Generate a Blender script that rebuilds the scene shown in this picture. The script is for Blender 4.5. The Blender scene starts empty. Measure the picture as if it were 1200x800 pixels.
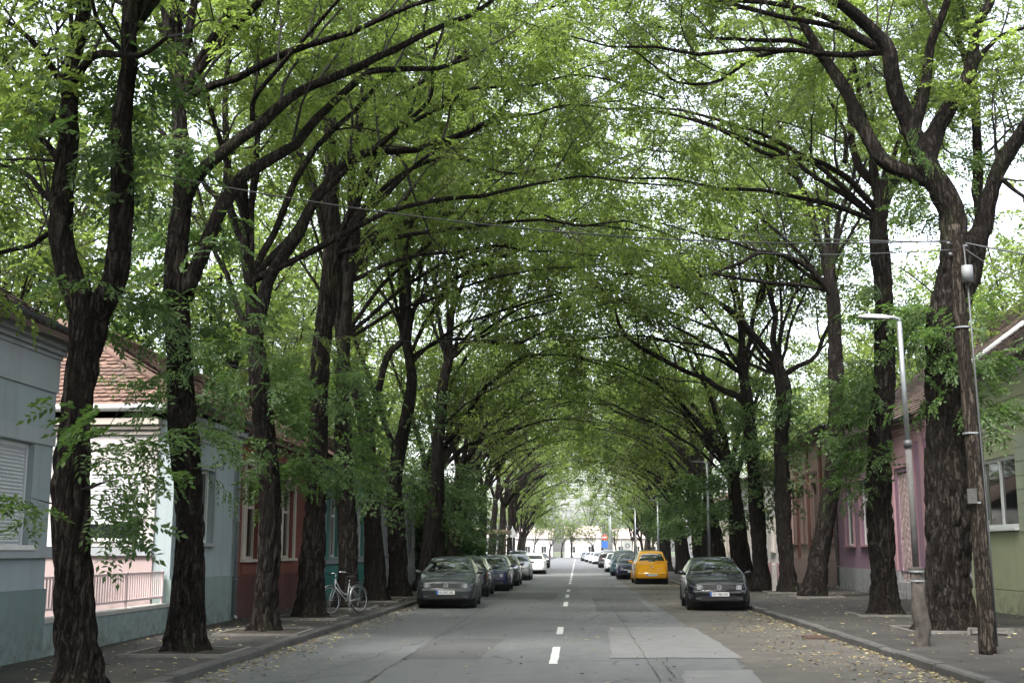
import bpy, math, random
import numpy as np
from mathutils import Vector, Matrix
C = bpy.context.scene.collection
R = math.radians
SC = bpy.context.scene

# ---------------------------------------------------------------- camera
F = 1400.0                                   # focal length in pixels of a 1200 x 800 frame
PITCH = math.atan(245 / F)
YAW = math.atan(76 / F * math.cos(PITCH))
EYE = 1.63
cam = bpy.data.cameras.new('camera'); camo = bpy.data.objects.new('camera', cam); C.objects.link(camo)
camo.location = (0, 0, EYE); camo.rotation_euler = (math.pi / 2 + PITCH, 0, YAW)
cam.sensor_width = 36; cam.lens = 36 * F / 1200; cam.clip_start = 0.1; cam.clip_end = 4000
SC.camera = camo
# ---------------------------------------------------------------- light
SUN_EL, SUN_AZ = R(58), R(205)               # azimuth clockwise from +Y
SUN_STRENGTH, SKY_STRENGTH, EXPOSURE = 1.5, 0.15, 2.18
HAZE = 0.00012
W = bpy.data.worlds.new('World'); SC.world = W; W.use_nodes = True
nt = W.node_tree; nt.nodes.clear()
sky = nt.nodes.new('ShaderNodeTexSky'); sky.sky_type = 'NISHITA'; sky.sun_disc = False
sky.sun_elevation = SUN_EL; sky.sun_rotation = SUN_AZ
sky.air_density = 1.0; sky.dust_density = 4.0; sky.ozone_density = 1.0
hs = nt.nodes.new('ShaderNodeHueSaturation'); hs.inputs['Saturation'].default_value = 0.42
hs.inputs['Value'].default_value = 1.2
bg = nt.nodes.new('ShaderNodeBackground'); bg.inputs['Strength'].default_value = SKY_STRENGTH
wo = nt.nodes.new('ShaderNodeOutputWorld')
nt.links.new(sky.outputs[0], hs.inputs['Color']); nt.links.new(hs.outputs[0], bg.inputs[0]); nt.links.new(bg.outputs[0], wo.inputs[0])
sl = bpy.data.lights.new('sun', 'SUN'); sl.energy = SUN_STRENGTH; sl.angle = R(12); sl.color = (1, .97, .93)
so = bpy.data.objects.new('sun', sl); C.objects.link(so)
sd = Vector((math.sin(SUN_AZ) * math.cos(SUN_EL), math.cos(SUN_AZ) * math.cos(SUN_EL), math.sin(SUN_EL)))
so.rotation_euler = sd.to_track_quat('Z', 'Y').to_euler(); so.location = (0, 0, 40)
vs = SC.view_settings; vs.view_transform = 'Standard'; vs.look = 'None'; vs.gamma = 1; vs.use_curve_mapping = False
vs.exposure = EXPOSURE
SC.render.engine = 'CYCLES'
cy = SC.cycles; cy.max_bounces = 8; cy.diffuse_bounces = 4; cy.glossy_bounces = 2; cy.transmission_bounces = 6
cy.transparent_max_bounces = 4; cy.caustics_reflective = False; cy.caustics_refractive = False
cy.use_denoising = True; cy.sample_clamp_indirect = 6

# ---------------------------------------------------------------- helpers
fw = np.array([-math.sin(YAW) * math.cos(PITCH), math.cos(YAW) * math.cos(PITCH), math.sin(PITCH)])
rt = np.array([math.cos(YAW), math.sin(YAW), 0.]); up_ = np.cross(rt, fw)
def ray(px, py): return fw * F + rt * (px - 600) + up_ * (400 - py)
def at(px, py, Y):
    """where the line of sight to this spot of the photograph crosses the plane at distance Y"""
    d = ray(px, py); return np.array([0, 0, EYE]) + d * (Y / d[1])
def on_ground(px, py, z=0.):
    d = ray(px, py); return np.array([0, 0, EYE]) + d * ((z - EYE) / d[2])
KERB = 0.12

class MB:
    """collects geometry and links it as one mesh object"""
    def __init__(s): s.v = []; s.f = []; s.n = 0
    def add(s, verts, faces, mat=0, smooth=False):
        verts = np.asarray(verts, float).reshape(-1, 3); faces = np.asarray(faces, np.int64)
        s.v.append(verts); s.f.append((faces + s.n, mat, smooth)); s.n += len(verts); return s
    def box(s, a, b, mat=0):
        (x0, y0, z0), (x1, y1, z1) = a, b
        v = [(x0,y0,z0),(x1,y0,z0),(x1,y1,z0),(x0,y1,z0),(x0,y0,z1),(x1,y0,z1),(x1,y1,z1),(x0,y1,z1)]
        f = [(0,3,2,1),(4,5,6,7),(0,1,5,4),(1,2,6,5),(2,3,7,6),(3,0,4,7)]
        return s.add(v, f, mat)
    def tube(s, pts, rad, seg=8, mat=0, cap=True, smooth=True, disp=None):
        v, f = tube(pts, rad, seg, disp); s.add(v, f, mat, smooth)
        if cap:
            n = len(v) // seg
            for k, rev in ((0, True), (n - 1, False)):
                ring = list(range(k * seg, k * seg + seg)); ring = ring[::-1] if rev else ring
                s.f.append((np.array([ring]) + s.n - len(v), mat, False))
        return s
    def disc(s, c, r0, r1, axis='y', h=.02, seg=24, mat=0):
        """flat ring or disc with thickness along an axis"""
        a = np.linspace(0, 2 * np.pi, seg, endpoint=False); ca, sa = np.cos(a), np.sin(a); L = []
        for r, hh in ((r0, -h/2), (r1, -h/2), (r1, h/2), (r0, h/2)):
            p = np.zeros((seg, 3)); ax = 'xyz'.index(axis); o = [i for i in range(3) if i != ax]
            p[:, ax] = hh; p[:, o[0]] = ca * r; p[:, o[1]] = sa * r; L.append(p + np.asarray(c))
        v = np.vstack(L); f = []
        for k in range(4):
            for i in range(seg):
                j = (i + 1) % seg; f.append((k*seg+i, k*seg+j, ((k+1) % 4)*seg+j, ((k+1) % 4)*seg+i))
        return s.add(v, f, mat, False)
    def xf(s, M):
        M = np.array(M); s.v = [a @ M[:3, :3].T + M[:3, 3] for a in s.v]; return s
    def build(s, name, mats, parent=None, loc=None):
        me = bpy.data.meshes.new(name)
        V = np.vstack(s.v); me.vertices.add(len(V)); me.vertices.foreach_set('co', V.astype(np.float32).ravel())
        li = np.concatenate([f.ravel() for f, _, _ in s.f]).astype(np.int32)
        tot = np.concatenate([np.full(len(f), f.shape[1]) for f, _, _ in s.f]).astype(np.int32)
        mi = np.concatenate([np.full(len(f), m) for f, m, _ in s.f]).astype(np.int32)
        sm = np.concatenate([np.full(len(f), t) for f, _, t in s.f])
        me.loops.add(len(li)); me.loops.foreach_set('vertex_index', li)
        me.polygons.add(len(tot)); st = np.concatenate([[0], np.cumsum(tot)[:-1]]).astype(np.int32)
        me.polygons.foreach_set('loop_start', st); me.polygons.foreach_set('loop_total', tot)
        for m in (mats if isinstance(mats, (list, tuple)) else [mats]): me.materials.append(m)
        me.polygons.foreach_set('material_index', mi); me.polygons.foreach_set('use_smooth', sm)
        me.update(calc_edges=True); me.validate()
        o = bpy.data.objects.new(name, me); C.objects.link(o)
        if parent is not None: o.parent = parent
        if loc is not None: o.location = loc
        return o
def frames(P):
    T = np.gradient(P, axis=0); T /= np.linalg.norm(T, axis=1)[:, None] + 1e-9
    N = np.zeros_like(T); a = np.array([1., 0, 0]) if abs(T[0][0]) < .8 else np.array([0, 1., 0])
    n = a - T[0] * (a @ T[0]); n /= np.linalg.norm(n)
    for i in range(len(P)):
        n = n - T[i] * (n @ T[i]); n /= np.linalg.norm(n) + 1e-9; N[i] = n
    return T, N, np.cross(T, N)
def tube(P, rad, seg, disp=None):
    P = np.asarray(P, float); n = len(P); rad = np.broadcast_to(np.asarray(rad, float), (n,))
    T, N, B = frames(P); a = np.linspace(0, 2 * np.pi, seg, endpoint=False)
    r = rad[:, None] * np.ones(seg)
    if disp is not None: r = r + disp(P, a, rad)
    V = P[:, None] + r[..., None] * (np.cos(a)[None, :, None] * N[:, None] + np.sin(a)[None, :, None] * B[:, None])
    i = np.arange(n - 1)[:, None] * seg; j = np.arange(seg)[None]; k = (j + 1) % seg
    f = np.stack([i + j, i + k, i + seg + k, i + seg + j], -1).reshape(-1, 4)
    return V.reshape(-1, 3), f
def smooth_path(P, step=.3, rad=None):
    P = np.asarray(P, float); n = len(P); Q = np.vstack([2*P[0]-P[1], P, 2*P[-1]-P[-2]]); out = []; ts = []
    for i in range(n - 1):
        a, b, c, d = Q[i:i+4]; m = max(2, int(np.linalg.norm(c - b) / step))
        for t in np.linspace(0, 1, m, endpoint=False):
            out.append(.5*((2*b)+(-a+c)*t+(2*a-5*b+4*c-d)*t*t+(-a+3*b-3*c+d)*t**3)); ts.append(i + t)
    out.append(P[-1]); ts.append(n - 1)
    if rad is None: return np.array(out)
    return np.array(out), np.interp(ts, range(n), rad)
def tag(o, label=None, cat=None, group=None, kind=None):
    for k, v in (('label', label), ('category', cat), ('group', group), ('kind', kind)):
        if v: o[k] = v
    return o
def thing(name, label, cat, loc=(0, 0, 0), rz=0., group=None):
    o = bpy.data.objects.new(name, None); C.objects.link(o); o.location = loc; o.rotation_euler = (0, 0, rz)
    return tag(o, label, cat, group)
def copy_tree(o, parent=None):
    c = o.copy(); C.objects.link(c); c.parent = parent
    for ch in list(kids.get(o.name, [])): copy_tree(ch, c)
    return c
kids = {}
def text_obj(name, s, size, mat, parent, M, extrude=.002):
    cu = bpy.data.curves.new(name, 'FONT'); cu.body = s; cu.size = size; cu.align_x = 'CENTER'; cu.align_y = 'CENTER'; cu.extrude = extrude
    t = bpy.data.objects.new(name, cu); C.objects.link(t)
    bpy.context.view_layer.update()
    me = bpy.data.meshes.new_from_object(t.evaluated_get(bpy.context.evaluated_depsgraph_get()))
    bpy.data.objects.remove(t); me.materials.clear(); me.materials.append(mat); me.transform(M)
    o = bpy.data.objects.new(name, me); C.objects.link(o); o.parent = parent; return o

# ---------------------------------------------------------------- materials
class NT:
    def __init__(s, name):
        s.m = bpy.data.materials.new(name); s.m.use_nodes = True; s.t = s.m.node_tree; s.t.nodes.clear()
        s.o = s.n('OutputMaterial')
    def n(s, t, **k):
        x = s.t.nodes.new('ShaderNode' + t)
        for a, b in k.items(): setattr(x, a, b)
        return x
    def l(s, a, b): s.t.links.new(a, b)
    def co(s, scale=(1, 1, 1), kind='Object'):
        tc = s.n('TexCoord'); mp = s.n('Mapping'); mp.inputs['Scale'].default_value = scale
        s.l(tc.outputs[kind], mp.inputs[0]); return mp.outputs[0]
    def noise(s, vec, scale, detail=4, rough=.55):
        x = s.n('TexNoise'); x.inputs['Scale'].default_value = scale; x.inputs['Detail'].default_value = detail
        x.inputs['Roughness'].default_value = rough; s.l(vec, x.inputs['Vector']); return x.outputs['Fac']
    def ramp(s, fac, stops):
        x = s.n('ValToRGB'); e = x.color_ramp.elements
        while len(e) < len(stops): e.new(.5)
        for i, (p, c) in enumerate(stops):
            e[i].position = p; e[i].color = (c, c, c, 1) if isinstance(c, (int, float)) else (*c, 1)
        s.l(fac, x.inputs[0]); return x.outputs[0]
    def mix(s, fac, a, b, mode='MIX'):
        x = s.n('Mix', data_type='RGBA', blend_type=mode)
        for sock, v in ((x.inputs[0], fac), (x.inputs[6], a), (x.inputs[7], b)):
            if isinstance(v, (int, float)): sock.default_value = v
            elif isinstance(v, tuple): sock.default_value = (*v, 1)
            else: s.l(v, sock)
        return x.outputs[2]
    def math(s, op, a, b=0.):
        x = s.n('Math', operation=op)
        for k, v in ((0, a), (1, b)):
            if isinstance(v, (int, float)): x.inputs[k].default_value = v
            else: s.l(v, x.inputs[k])
        return x.outputs[0]
    def bump(s, h, strength=.5, dist=.02):
        x = s.n('Bump'); x.inputs['Strength'].default_value = strength; x.inputs['Distance'].default_value = dist
        s.l(h, x.inputs['Height']); return x.outputs[0]
    def pr(s, col, rough=.8, bump=None, **k):
        x = s.n('BsdfPrincipled')
        for sock, v in ((x.inputs['Base Color'], col), (x.inputs['Roughness'], rough)):
            if isinstance(v, (int, float)): sock.default_value = v
            elif isinstance(v, tuple): sock.default_value = (*v, 1)
            else: s.l(v, sock)
        if bump is not None: s.l(bump, x.inputs['Normal'])
        for a, b in k.items(): x.inputs[a.replace('_', ' ')].default_value = b
        s.l(x.outputs[0], s.o.inputs[0]); return x
def simple(name, col, rough=.6, var=.15, scale=6, bump=.1, **k):
    s = NT(name); v = s.co(); n = s.noise(v, scale, 5)
    lo = tuple(c * (1 - var) for c in col); hi = tuple(min(1, c * (1 + var)) for c in col)
    s.pr(s.ramp(n, [(.3, lo), (.7, hi)]), rough, s.bump(s.noise(v, scale * 8, 3), bump, .004), **k); return s.m
def leaf_mat(name, dark, light, trans, tmix=.5, clump=.35):
    s = NT(name); g = s.n('NewGeometry'); rnd = g.outputs['Random Per Island']
    pos = s.n('Mapping'); s.l(g.outputs['Position'], pos.inputs[0])
    cl = s.noise(pos.outputs[0], clump, 2)
    f = s.math('ADD', s.math('MULTIPLY', rnd, .55), s.math('MULTIPLY', s.ramp(cl, [(.35, 0.), (.65, 1.)]), .45))
    col = s.mix(f, dark, light); tc = s.mix(f, tuple(c * .5 for c in trans), trans)
    d = s.n('BsdfPrincipled'); s.l(col, d.inputs['Base Color']); d.inputs['Roughness'].default_value = .5
    d.inputs['Specular IOR Level'].default_value = .3
    t = s.n('BsdfTranslucent'); s.l(tc, t.inputs[0]); mx = s.n('MixShader'); mx.inputs[0].default_value = tmix
    s.l(d.outputs[0], mx.inputs[1]); s.l(t.outputs[0], mx.inputs[2]); s.l(mx.outputs[0], s.o.inputs[0]); return s.m
LEAF = leaf_mat('leaf', (.026, .047, .013), (.110, .140, .032), (.30, .42, .085), .57)
LEAF2 = leaf_mat('leaf_shoot', (.030, .060, .020), (.07, .115, .032), (.14, .26, .05), .4)
LEAFB = leaf_mat('leaf_bush', (.022, .055, .016), (.05, .10, .025), (.10, .2, .04), .35)
def bark_mat(name, a, b):
    s = NT(name); v = s.co((1, 1, .16)); wv = s.mix(.10, v, s.noise(s.co((1, 1, .5)), 6, 3), 'ADD')
    n1 = s.noise(wv, 13, 7, .68); n2 = s.noise(s.co((1, 1, .5)), 2.0, 4); n3 = s.noise(s.co((1, 1, .45)), 34, 5, .7)
    ridge = s.math('ABSOLUTE', s.math('SUBTRACT', n1, .5)); crack = s.ramp(ridge, [(.0, 0.), (.07, 1.)])
    col = s.mix(s.ramp(n2, [(.35, 0.), (.7, 1.)]), a, b)
    col = s.mix(s.ramp(n3, [(.35, .0), (.72, .85)]), col, tuple(c * 2.0 for c in b))
    col = s.mix(.85, col, s.mix(crack, (.28, .26, .24), (1, 1, 1)), 'MULTIPLY')
    col = s.mix(s.ramp(s.noise(s.co(), 1.1, 5, .7), [(.56, 0.), (.72, .45)]), col, (.045, .05, .022))     # moss
    h = s.math('ADD', s.math('MULTIPLY', n3, .45), s.math('MULTIPLY', crack, .9))
    s.pr(col, .93, s.bump(h, 1., .045), Specular_IOR_Level=.08); return s.m
BARK = bark_mat('bark', (.011, .0092, .008), (.023, .0195, .0165))
TWIG = simple('twig_bark', (.014, .011, .009), .9, .3)

def ground_mat():
    s = NT('asphalt'); v = s.co(); big = s.noise(s.co((1, .28, 1)), .55, 5, .6); mid = s.noise(v, 3.2, 6, .65); fine = s.noise(v, 150, 2, .7)
    col = s.ramp(big, [(.3, (.056, .059, .060)), (.7, (.086, .090, .092))])
    col = s.mix(s.ramp(mid, [(.42, 0.), (.72, .5)]), col, (.118, .118, .112))
    st = s.noise(s.co((1.6, .09, 1)), 1.0, 5, .7)                        # old wheel tracks and drips along the lane
    col = s.mix(s.ramp(st, [(.52, 0.), (.75, .55)]), col, (.045, .046, .047))
    col = s.mix(s.ramp(fine, [(.3, .0), (.8, .42)]), col, (.15, .15, .145))
    vo = s.n('TexVoronoi', feature='DISTANCE_TO_EDGE'); vo.inputs['Scale'].default_value = .42
    s.l(s.mix(.35, v, s.noise(v, 1.4, 6, .7), 'ADD'), vo.inputs['Vector'])
    cr = s.ramp(vo.outputs[0], [(.0, 1.), (.012, 0.)]); gate = s.ramp(s.noise(v, .25, 2), [(.48, 0.), (.56, 1.)])
    crk = s.math('MULTIPLY', cr, gate); col = s.mix(crk, col, (.022, .022, .022))
    h = s.math('SUBTRACT', s.math('ADD', fine, s.math('MULTIPLY', mid, .5)), crk)
    s.pr(col, .82, s.bump(h, .5, .006), Specular_IOR_Level=.4); return s.m
ASPH = ground_mat()
def patch_mat(name, a, b, sc=2.):
    s = NT(name); v = s.co(); n = s.noise(v, sc, 6, .65); fine = s.noise(v, 130, 2, .7)
    col = s.ramp(n, [(.3, a), (.72, b)]); col = s.mix(s.ramp(fine, [(.35, 0.), (.8, .4)]), col, tuple(c * 1.7 for c in b))
    s.pr(col, .88, s.bump(fine, .5, .006), Specular_IOR_Level=.3); return s.m
PATCH = patch_mat('asphalt_patch', (.10, .10, .098), (.135, .135, .13))
PATCHD = patch_mat('asphalt_patch_dark', (.05, .051, .05), (.07, .07, .068))
STRIP = patch_mat('dusty_asphalt', (.042, .039, .035), (.088, .081, .070), 1.3)
PAVE = patch_mat('pavement_asphalt', (.014, .0135, .013), (.040, .037, .033), 1.1)
SOIL = patch_mat('soil', (.012, .010, .008), (.032, .026, .019), 4)
GRASS = patch_mat('grass_ground', (.03, .04, .018), (.06, .07, .03), 3)
KERBM = patch_mat('kerb_concrete', (.030, .029, .028), (.082, .079, .073), 3)
CONC = patch_mat('concrete', (.22, .21, .195), (.36, .345, .32), 2.5)
TAR = patch_mat('tar', (.026, .026, .026), (.045, .045, .045), 5)
def paint_line():
    s = NT('road_paint'); v = s.co(); n = s.noise(v, 26, 5, .75)
    s.pr(s.mix(s.ramp(n, [(.52, 0.), (.68, .9)]), (.46, .46, .44), (.11, .11, .105)), .7); return s.m
LINE = paint_line()
def wall_mat(name, col, stain=.35, low=None):
    s = NT(name); v = s.co(); g = s.n('NewGeometry'); sp = s.n('SeparateXYZ'); s.l(g.outputs['Position'], sp.inputs[0])
    n = s.noise(v, .9, 6, .6); n2 = s.noise(s.co((1, 1, .12)), 3.5, 5, .65); fine = s.noise(v, 60, 3)
    c = s.mix(s.ramp(n, [(.35, 0.), (.75, .55)]), col, tuple(x * .80 for x in col))
    c = s.mix(s.ramp(n2, [(.5, 0.), (.8, stain)]), c, tuple(x * .5 for x in (.3, .28, .24)))
    dirt = s.math('MULTIPLY', s.ramp(s.math('MULTIPLY', sp.outputs[2], .5), [(.06, 1.), (.45, 0.)]), s.ramp(s.noise(v, 5, 6, .7), [(.4, 0.), (.65, .75)]))
    c = s.mix(dirt, c, (.07, .062, .05))                                   # splashed earth low on the plaster
    s.pr(c, .9, s.bump(fine, .25, .004), Specular_IOR_Level=.2); return s.m
def tile_mat(name, a, b, moss=.3):
    s = NT(name); g = s.n('NewGeometry'); v = s.co(); col = s.mix(g.outputs['Random Per Island'], a, b)
    col = s.mix(s.ramp(s.noise(v, 1.2, 6, .7), [(.45, 0.), (.75, moss)]), col, (.05, .05, .035))
    s.pr(col, .85, s.bump(s.noise(v, 40, 3), .3, .004)); return s.m
def paint(name, col, rough=.10, metal=0., dust=.04):
    s = NT(name); v = s.co(); n = s.noise(v, 3, 5, .6)
    c = s.mix(s.ramp(n, [(.4, 0.), (.8, dust)]), col, (.14, .13, .115))
    s.pr(c, s.ramp(n, [(.3, rough * .6), (.8, rough * 1.3)]), None, Metallic=metal, Coat_Weight=.25, Coat_Roughness=.04, Specular_IOR_Level=.3); return s.m
def flat(name, col, rough=.5, **k):
    s = NT(name); v = s.co(); n = s.noise(v, 8, 3)
    s.pr(s.mix(s.ramp(n, [(.35, 0.), (.75, .5)]), col, tuple(c * .82 for c in col)), rough, None, **k); return s.m
GLASS = flat('window_glass', (.012, .014, .015), .03, Specular_IOR_Level=.9)
CARGLASS = flat('car_glass', (.008, .010, .010), .02, Specular_IOR_Level=1.0, Coat_Weight=.5)
RUBBER = flat('rubber', (.012, .012, .012), .75)
BLACK = flat('black_plastic', (.014, .014, .015), .5)
CHROME = flat('chrome', (.62, .63, .64), .18, Metallic=1.)
ALLOY = flat('alloy', (.42, .43, .44), .35, Metallic=.8)
LENS = flat('lamp_lens', (.11, .12, .125), .12, Coat_Weight=.6)
REDL = flat('red_lens', (.35, .012, .010), .15, Coat_Weight=1.)
WHITEP = flat('white_plastic', (.72, .73, .72), .4)
BLUEP = flat('blue_enamel', (.02, .08, .30), .4)
REDP = flat('red_enamel', (.50, .03, .02), .4)
GALV = flat('galvanised_steel', (.27, .285, .295), .42, Metallic=.6)
DGREY = flat('dark_grey_paint', (.05, .052, .055), .5)
WOODP = bark_mat('weathered_pole_wood', (.022, .018, .015), (.052, .043, .035))

# ---------------------------------------------------------------- ground, road, pavements
def sheet(name, x0, x1, y0, y1, z, mat, ny=1):
    ys = np.linspace(y0, y1, ny + 1); v = []; f = []
    for y in ys: v += [(x0, y, z), (x1, y, z)]
    for i in range(ny): f.append((2*i, 2*i+1, 2*i+3, 2*i+2))
    o = MB().add(v, f).build(name, mat); return tag(o, kind='structure')
XL, XR, XA = -4.98, 4.82, 2.42              # left kerb, right kerb, edge of the paved lanes
FL, FR = -7.75, 10.6                         # house fronts
sheet('ground', -1500, 1500, -300, 2500, -.02, GRASS)
sheet('road', XL, XA, -20, 420, .0, ASPH)
def ragged(name, x0, x1f, y0, y1, z, mat, step=.35):
    ys = np.arange(y0, y1, step); rng = np.random.default_rng(5); w = np.cumsum(rng.normal(0, .05, len(ys))); w -= np.convolve(w, np.ones(41)/41, 'same')
    v = []; f = []
    for i, y in enumerate(ys): v += [(x0 + w[i] + rng.normal(0, .02), y, z), (x1f, y, z)]
    for i in range(len(ys) - 1): f.append((2*i, 2*i+1, 2*i+3, 2*i+2))
    return tag(MB().add(v, f).build(name, mat), kind='structure')
sheet('parking_strip_base', XA, XR, -20, 420, -.004, STRIP)
ragged('parking_strip', XA - .05, XR, -20, 200, .005, STRIP)
def blot(name, x0, x1, y0, y1, z, mat, j=.05, skew=0.):
    """a road patch with slightly uneven sides"""
    rng = np.random.default_rng(int(y0 * 10)); P = []
    for (a, b), n in (((x0,y0),(x1,y0)), 10), (((x1,y0),(x1+skew,y1)), 14), (((x1+skew,y1),(x0+skew,y1)), 10), (((x0+skew,y1),(x0,y0)), 14):
        for t in np.linspace(0, 1, n, endpoint=False): P.append((a[0]+(b[0]-a[0])*t + rng.normal(0, j*.3), a[1]+(b[1]-a[1])*t + rng.normal(0, j), z))
    return tag(MB().add(P, [list(range(len(P)))]).build(name, mat), kind='structure')
g = on_ground
def patch_px(name, quad, z, mat, j=.015):
    rng = np.random.default_rng(len(name) + int(quad[0][0])); P = []
    Q = [g(*q) for q in quad]
    for i in range(4):
        a, b = Q[i], Q[(i+1) % 4]
        for t in np.linspace(0, 1, 12, endpoint=False):
            p = a + (b - a) * t; P.append((p[0] + rng.normal(0, j), p[1] + rng.normal(0, j * 3), z))
    return tag(MB().add(P, [list(range(len(P)))]).build(name, mat), kind='structure')
patch_px('road_patch', [(716, 771), (872, 771), (812, 735), (713, 735)], .009, PATCH)
patch_px('road_patch', [(803, 812), (905, 812), (880, 785), (800, 786)], .009, PATCH)
patch_px('road_patch', [(470, 772), (560, 772), (592, 748), (517, 748)], .0045, PATCHD)
patch_px('road_patch', [(560, 702), (650, 702), (655, 694), (585, 694)], .0045, PATCHD)
patch_px('road_patch', [(700, 716), (765, 716), (745, 700), (694, 700)], .0045, PATCHD)
# worn dashed centre line
md = MB(); rng = np.random.default_rng(2)
y = g(650, 777)[1]; DASH = []
for (ya, yb) in ((778, 758), (743, 734.5), (710, 705), (700, 696.5), (693, 690.5)): DASH.append((g(650, ya)[1], g(650, yb)[1]))
y = g(660, 684)[1]
while y < 240: DASH.append((y, y + 2.6)); y += 4.6
lv, lf = [], []
XC = -.36
for a, b in DASH:
    k = len(lv); n = 8
    for t in np.linspace(a, b, n): lv += [(XC - .065 + rng.normal(0, .004), t, .009), (XC + .065 + rng.normal(0, .004), t, .009)]
    for i in range(n - 1): lf.append((k+2*i, k+2*i+1, k+2*i+3, k+2*i+2))
tag(MB().add(lv, lf).build('road_markings', LINE), kind='structure')
# tar seams and long cracks
for nm_, pts_, w_ in (('tar_seam', [(1.02, 6), (1.05, 24), (.98, 48), (1.05, 60)], .009), ('tar_seam', [(-2.72, 6), (-2.66, 20), (-2.76, 44), (-2.7, 60)], .009), ('road_crack', [(-2.6, 17.5), (-1.6, 18.6), (-.9, 20.4), (-.2, 21.0)], .008), ('road_crack', [(.1, 24), (.9, 25.5), (2.3, 25.2)], .008), ('road_crack', [(-4.6, 13.5), (-3.7, 15.5), (-3.2, 19), (-2.8, 22.5)], .008), ('road_crack', [(-4.2, 29), (-1.8, 31.5), (.8, 30.8)], .010), ('road_crack', [(1.3, 19.2), (1.22, 16.5), (1.36, 13.8), (1.2, 11)], .010)):
    Q_ = smooth_path([(p[0], p[1], .0) for p in pts_], .12); rg = np.random.default_rng(len(Q_)); k_ = np.convolve(rg.normal(0, .045 if nm_ == 'road_crack' else .012, len(Q_)), np.ones(4)/2, 'same'); wv_ = w_*rg.uniform(.25, 1.3, len(Q_))
    dxy = np.gradient(Q_, axis=0)[:, :2]; dxy /= np.linalg.norm(dxy, axis=1)[:, None]; nn_ = np.stack([-dxy[:, 1], dxy[:, 0]], 1); A_ = Q_[:, :2] + nn_*(k_ - wv_)[:, None]; B2 = Q_[:, :2] + nn_*(k_ + wv_)[:, None]
    V_ = np.stack([np.column_stack([A_, np.full(len(Q_), .0125)]), np.column_stack([B2, np.full(len(Q_), .0125)])], 1).reshape(-1, 3)
    tag(MB().add(V_, [(2*i, 2*i+2, 2*i+3, 2*i+1) for i in range(len(Q_)-1)]).build(nm_, TAR), kind='structure')
# kerbs: worn stones with real height, pavements behind them
def kerb(x, s, name):
    m = MB(); rng = np.random.default_rng(int(abs(x) * 100)); y = -20.
    while y < 300:
        L = 1.0; dx = rng.normal(0, .008); dz = rng.normal(0, .007); w = .16
        xa, xb = x + dx, x + dx + s * w
        c = .025
        prof = [(xa, -.03), (xa, KERB + dz - c), (xa + s * c, KERB + dz), (xb, KERB + dz), (xb, -.03)]
        v = [(px, yy, pz) for yy in (y + .004, y + L - .004) for px, pz in prof]
        f4 = [(i, i+1, i+6, i+5) for i in range(4)]
        if y < 90: m.add(v, f4).add(v[:5], [[0, 1, 2, 3, 4]]).add(v[5:], [[4, 3, 2, 1, 0]])
        else: m.add(v, f4)
        y += L
    return tag(m.build(name, KERBM), kind='structure')
kerb(XL, -1, 'kerb'); kerb(XR, 1, 'kerb')
def pave(name, x0, x1, mat):
    xs = np.linspace(x0, x1, 14); ys = np.concatenate([np.arange(-20, 70, .5), np.arange(70, 301, 5.)]); rng = np.random.default_rng(8)
    X, Y = np.meshgrid(xs, ys, indexing='ij'); Z = KERB - .008 + .010 * np.sin(X * 2.3 + np.sin(Y * .7)) * np.cos(Y * .9 + X) + rng.normal(0, .0015, X.shape)
    V = np.stack([X, Y, Z], -1).reshape(-1, 3); ny = len(ys); i = np.arange(13)[:, None] * ny; j = np.arange(ny - 1)[None]
    f = np.stack([i+j, i+ny+j, i+ny+j+1, i+j+1], -1).reshape(-1, 4)
    return tag(MB().add(V, f, 0, True).build(name, mat), kind='structure')
pave('pavement', FL - .02, XL - .17, PAVE); pave('pavement', XR + .17, FR + .4, PAVE)
sheet('yard_ground', -40, FL - .02, -20, 300, KERB - .03, SOIL); sheet('yard_ground', FR + .4, 60, -20, 300, KERB - .03, SOIL)

# ---------------------------------------------------------------- trees
def vnoise(shape_u, U, Vv, rng):
    """value noise, periodic in the first direction"""
    nu, nv = shape_u; G = rng.random((nu, nv)); u0 = np.floor(U).astype(int); v0 = np.floor(Vv).astype(int); fu = U - u0; fv = Vv - v0
    fu = fu*fu*(3-2*fu); fv = fv*fv*(3-2*fv); u1 = (u0+1) % nu; v1 = (v0+1) % nv; u0 %= nu; v0 %= nv
    return (G[u0, v0]*(1-fu)+G[u1, v0]*fu)*(1-fv)+(G[u0, v1]*(1-fu)+G[u1, v1]*fu)*fv
def bark_disp(seed, amp=1., base=None, trunk=True):
    def f(P, a, rad):
        rng = np.random.default_rng(seed); s = np.concatenate([[0], np.cumsum(np.linalg.norm(np.diff(P, axis=0), axis=1))])
        A, S = np.meshgrid(a / (2*np.pi), s); Rr = rad[:, None]
        n1 = vnoise((22, 400), A*22 + 1.2*np.sin(S*1.7), S*3.2, rng); n2 = vnoise((44, 900), A*44, S*8, rng); n3 = vnoise((5, 60), A*5, S*.9, rng)
        d = Rr*((np.minimum(np.abs(n1-.5)*3.2, 1)-.6)*.19*amp + (n2-.5)*.09*amp + (n3-.5)*.34)
        if trunk:
            z = P[:, 2][:, None] - P[0, 2]; lob = .5+.5*np.cos(A*2*np.pi*5 + seed) ; d += Rr*np.exp(-np.maximum(z, 0)/.34)*(.30+.5*lob*(.6+.8*n3))
        return d
    return f
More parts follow.
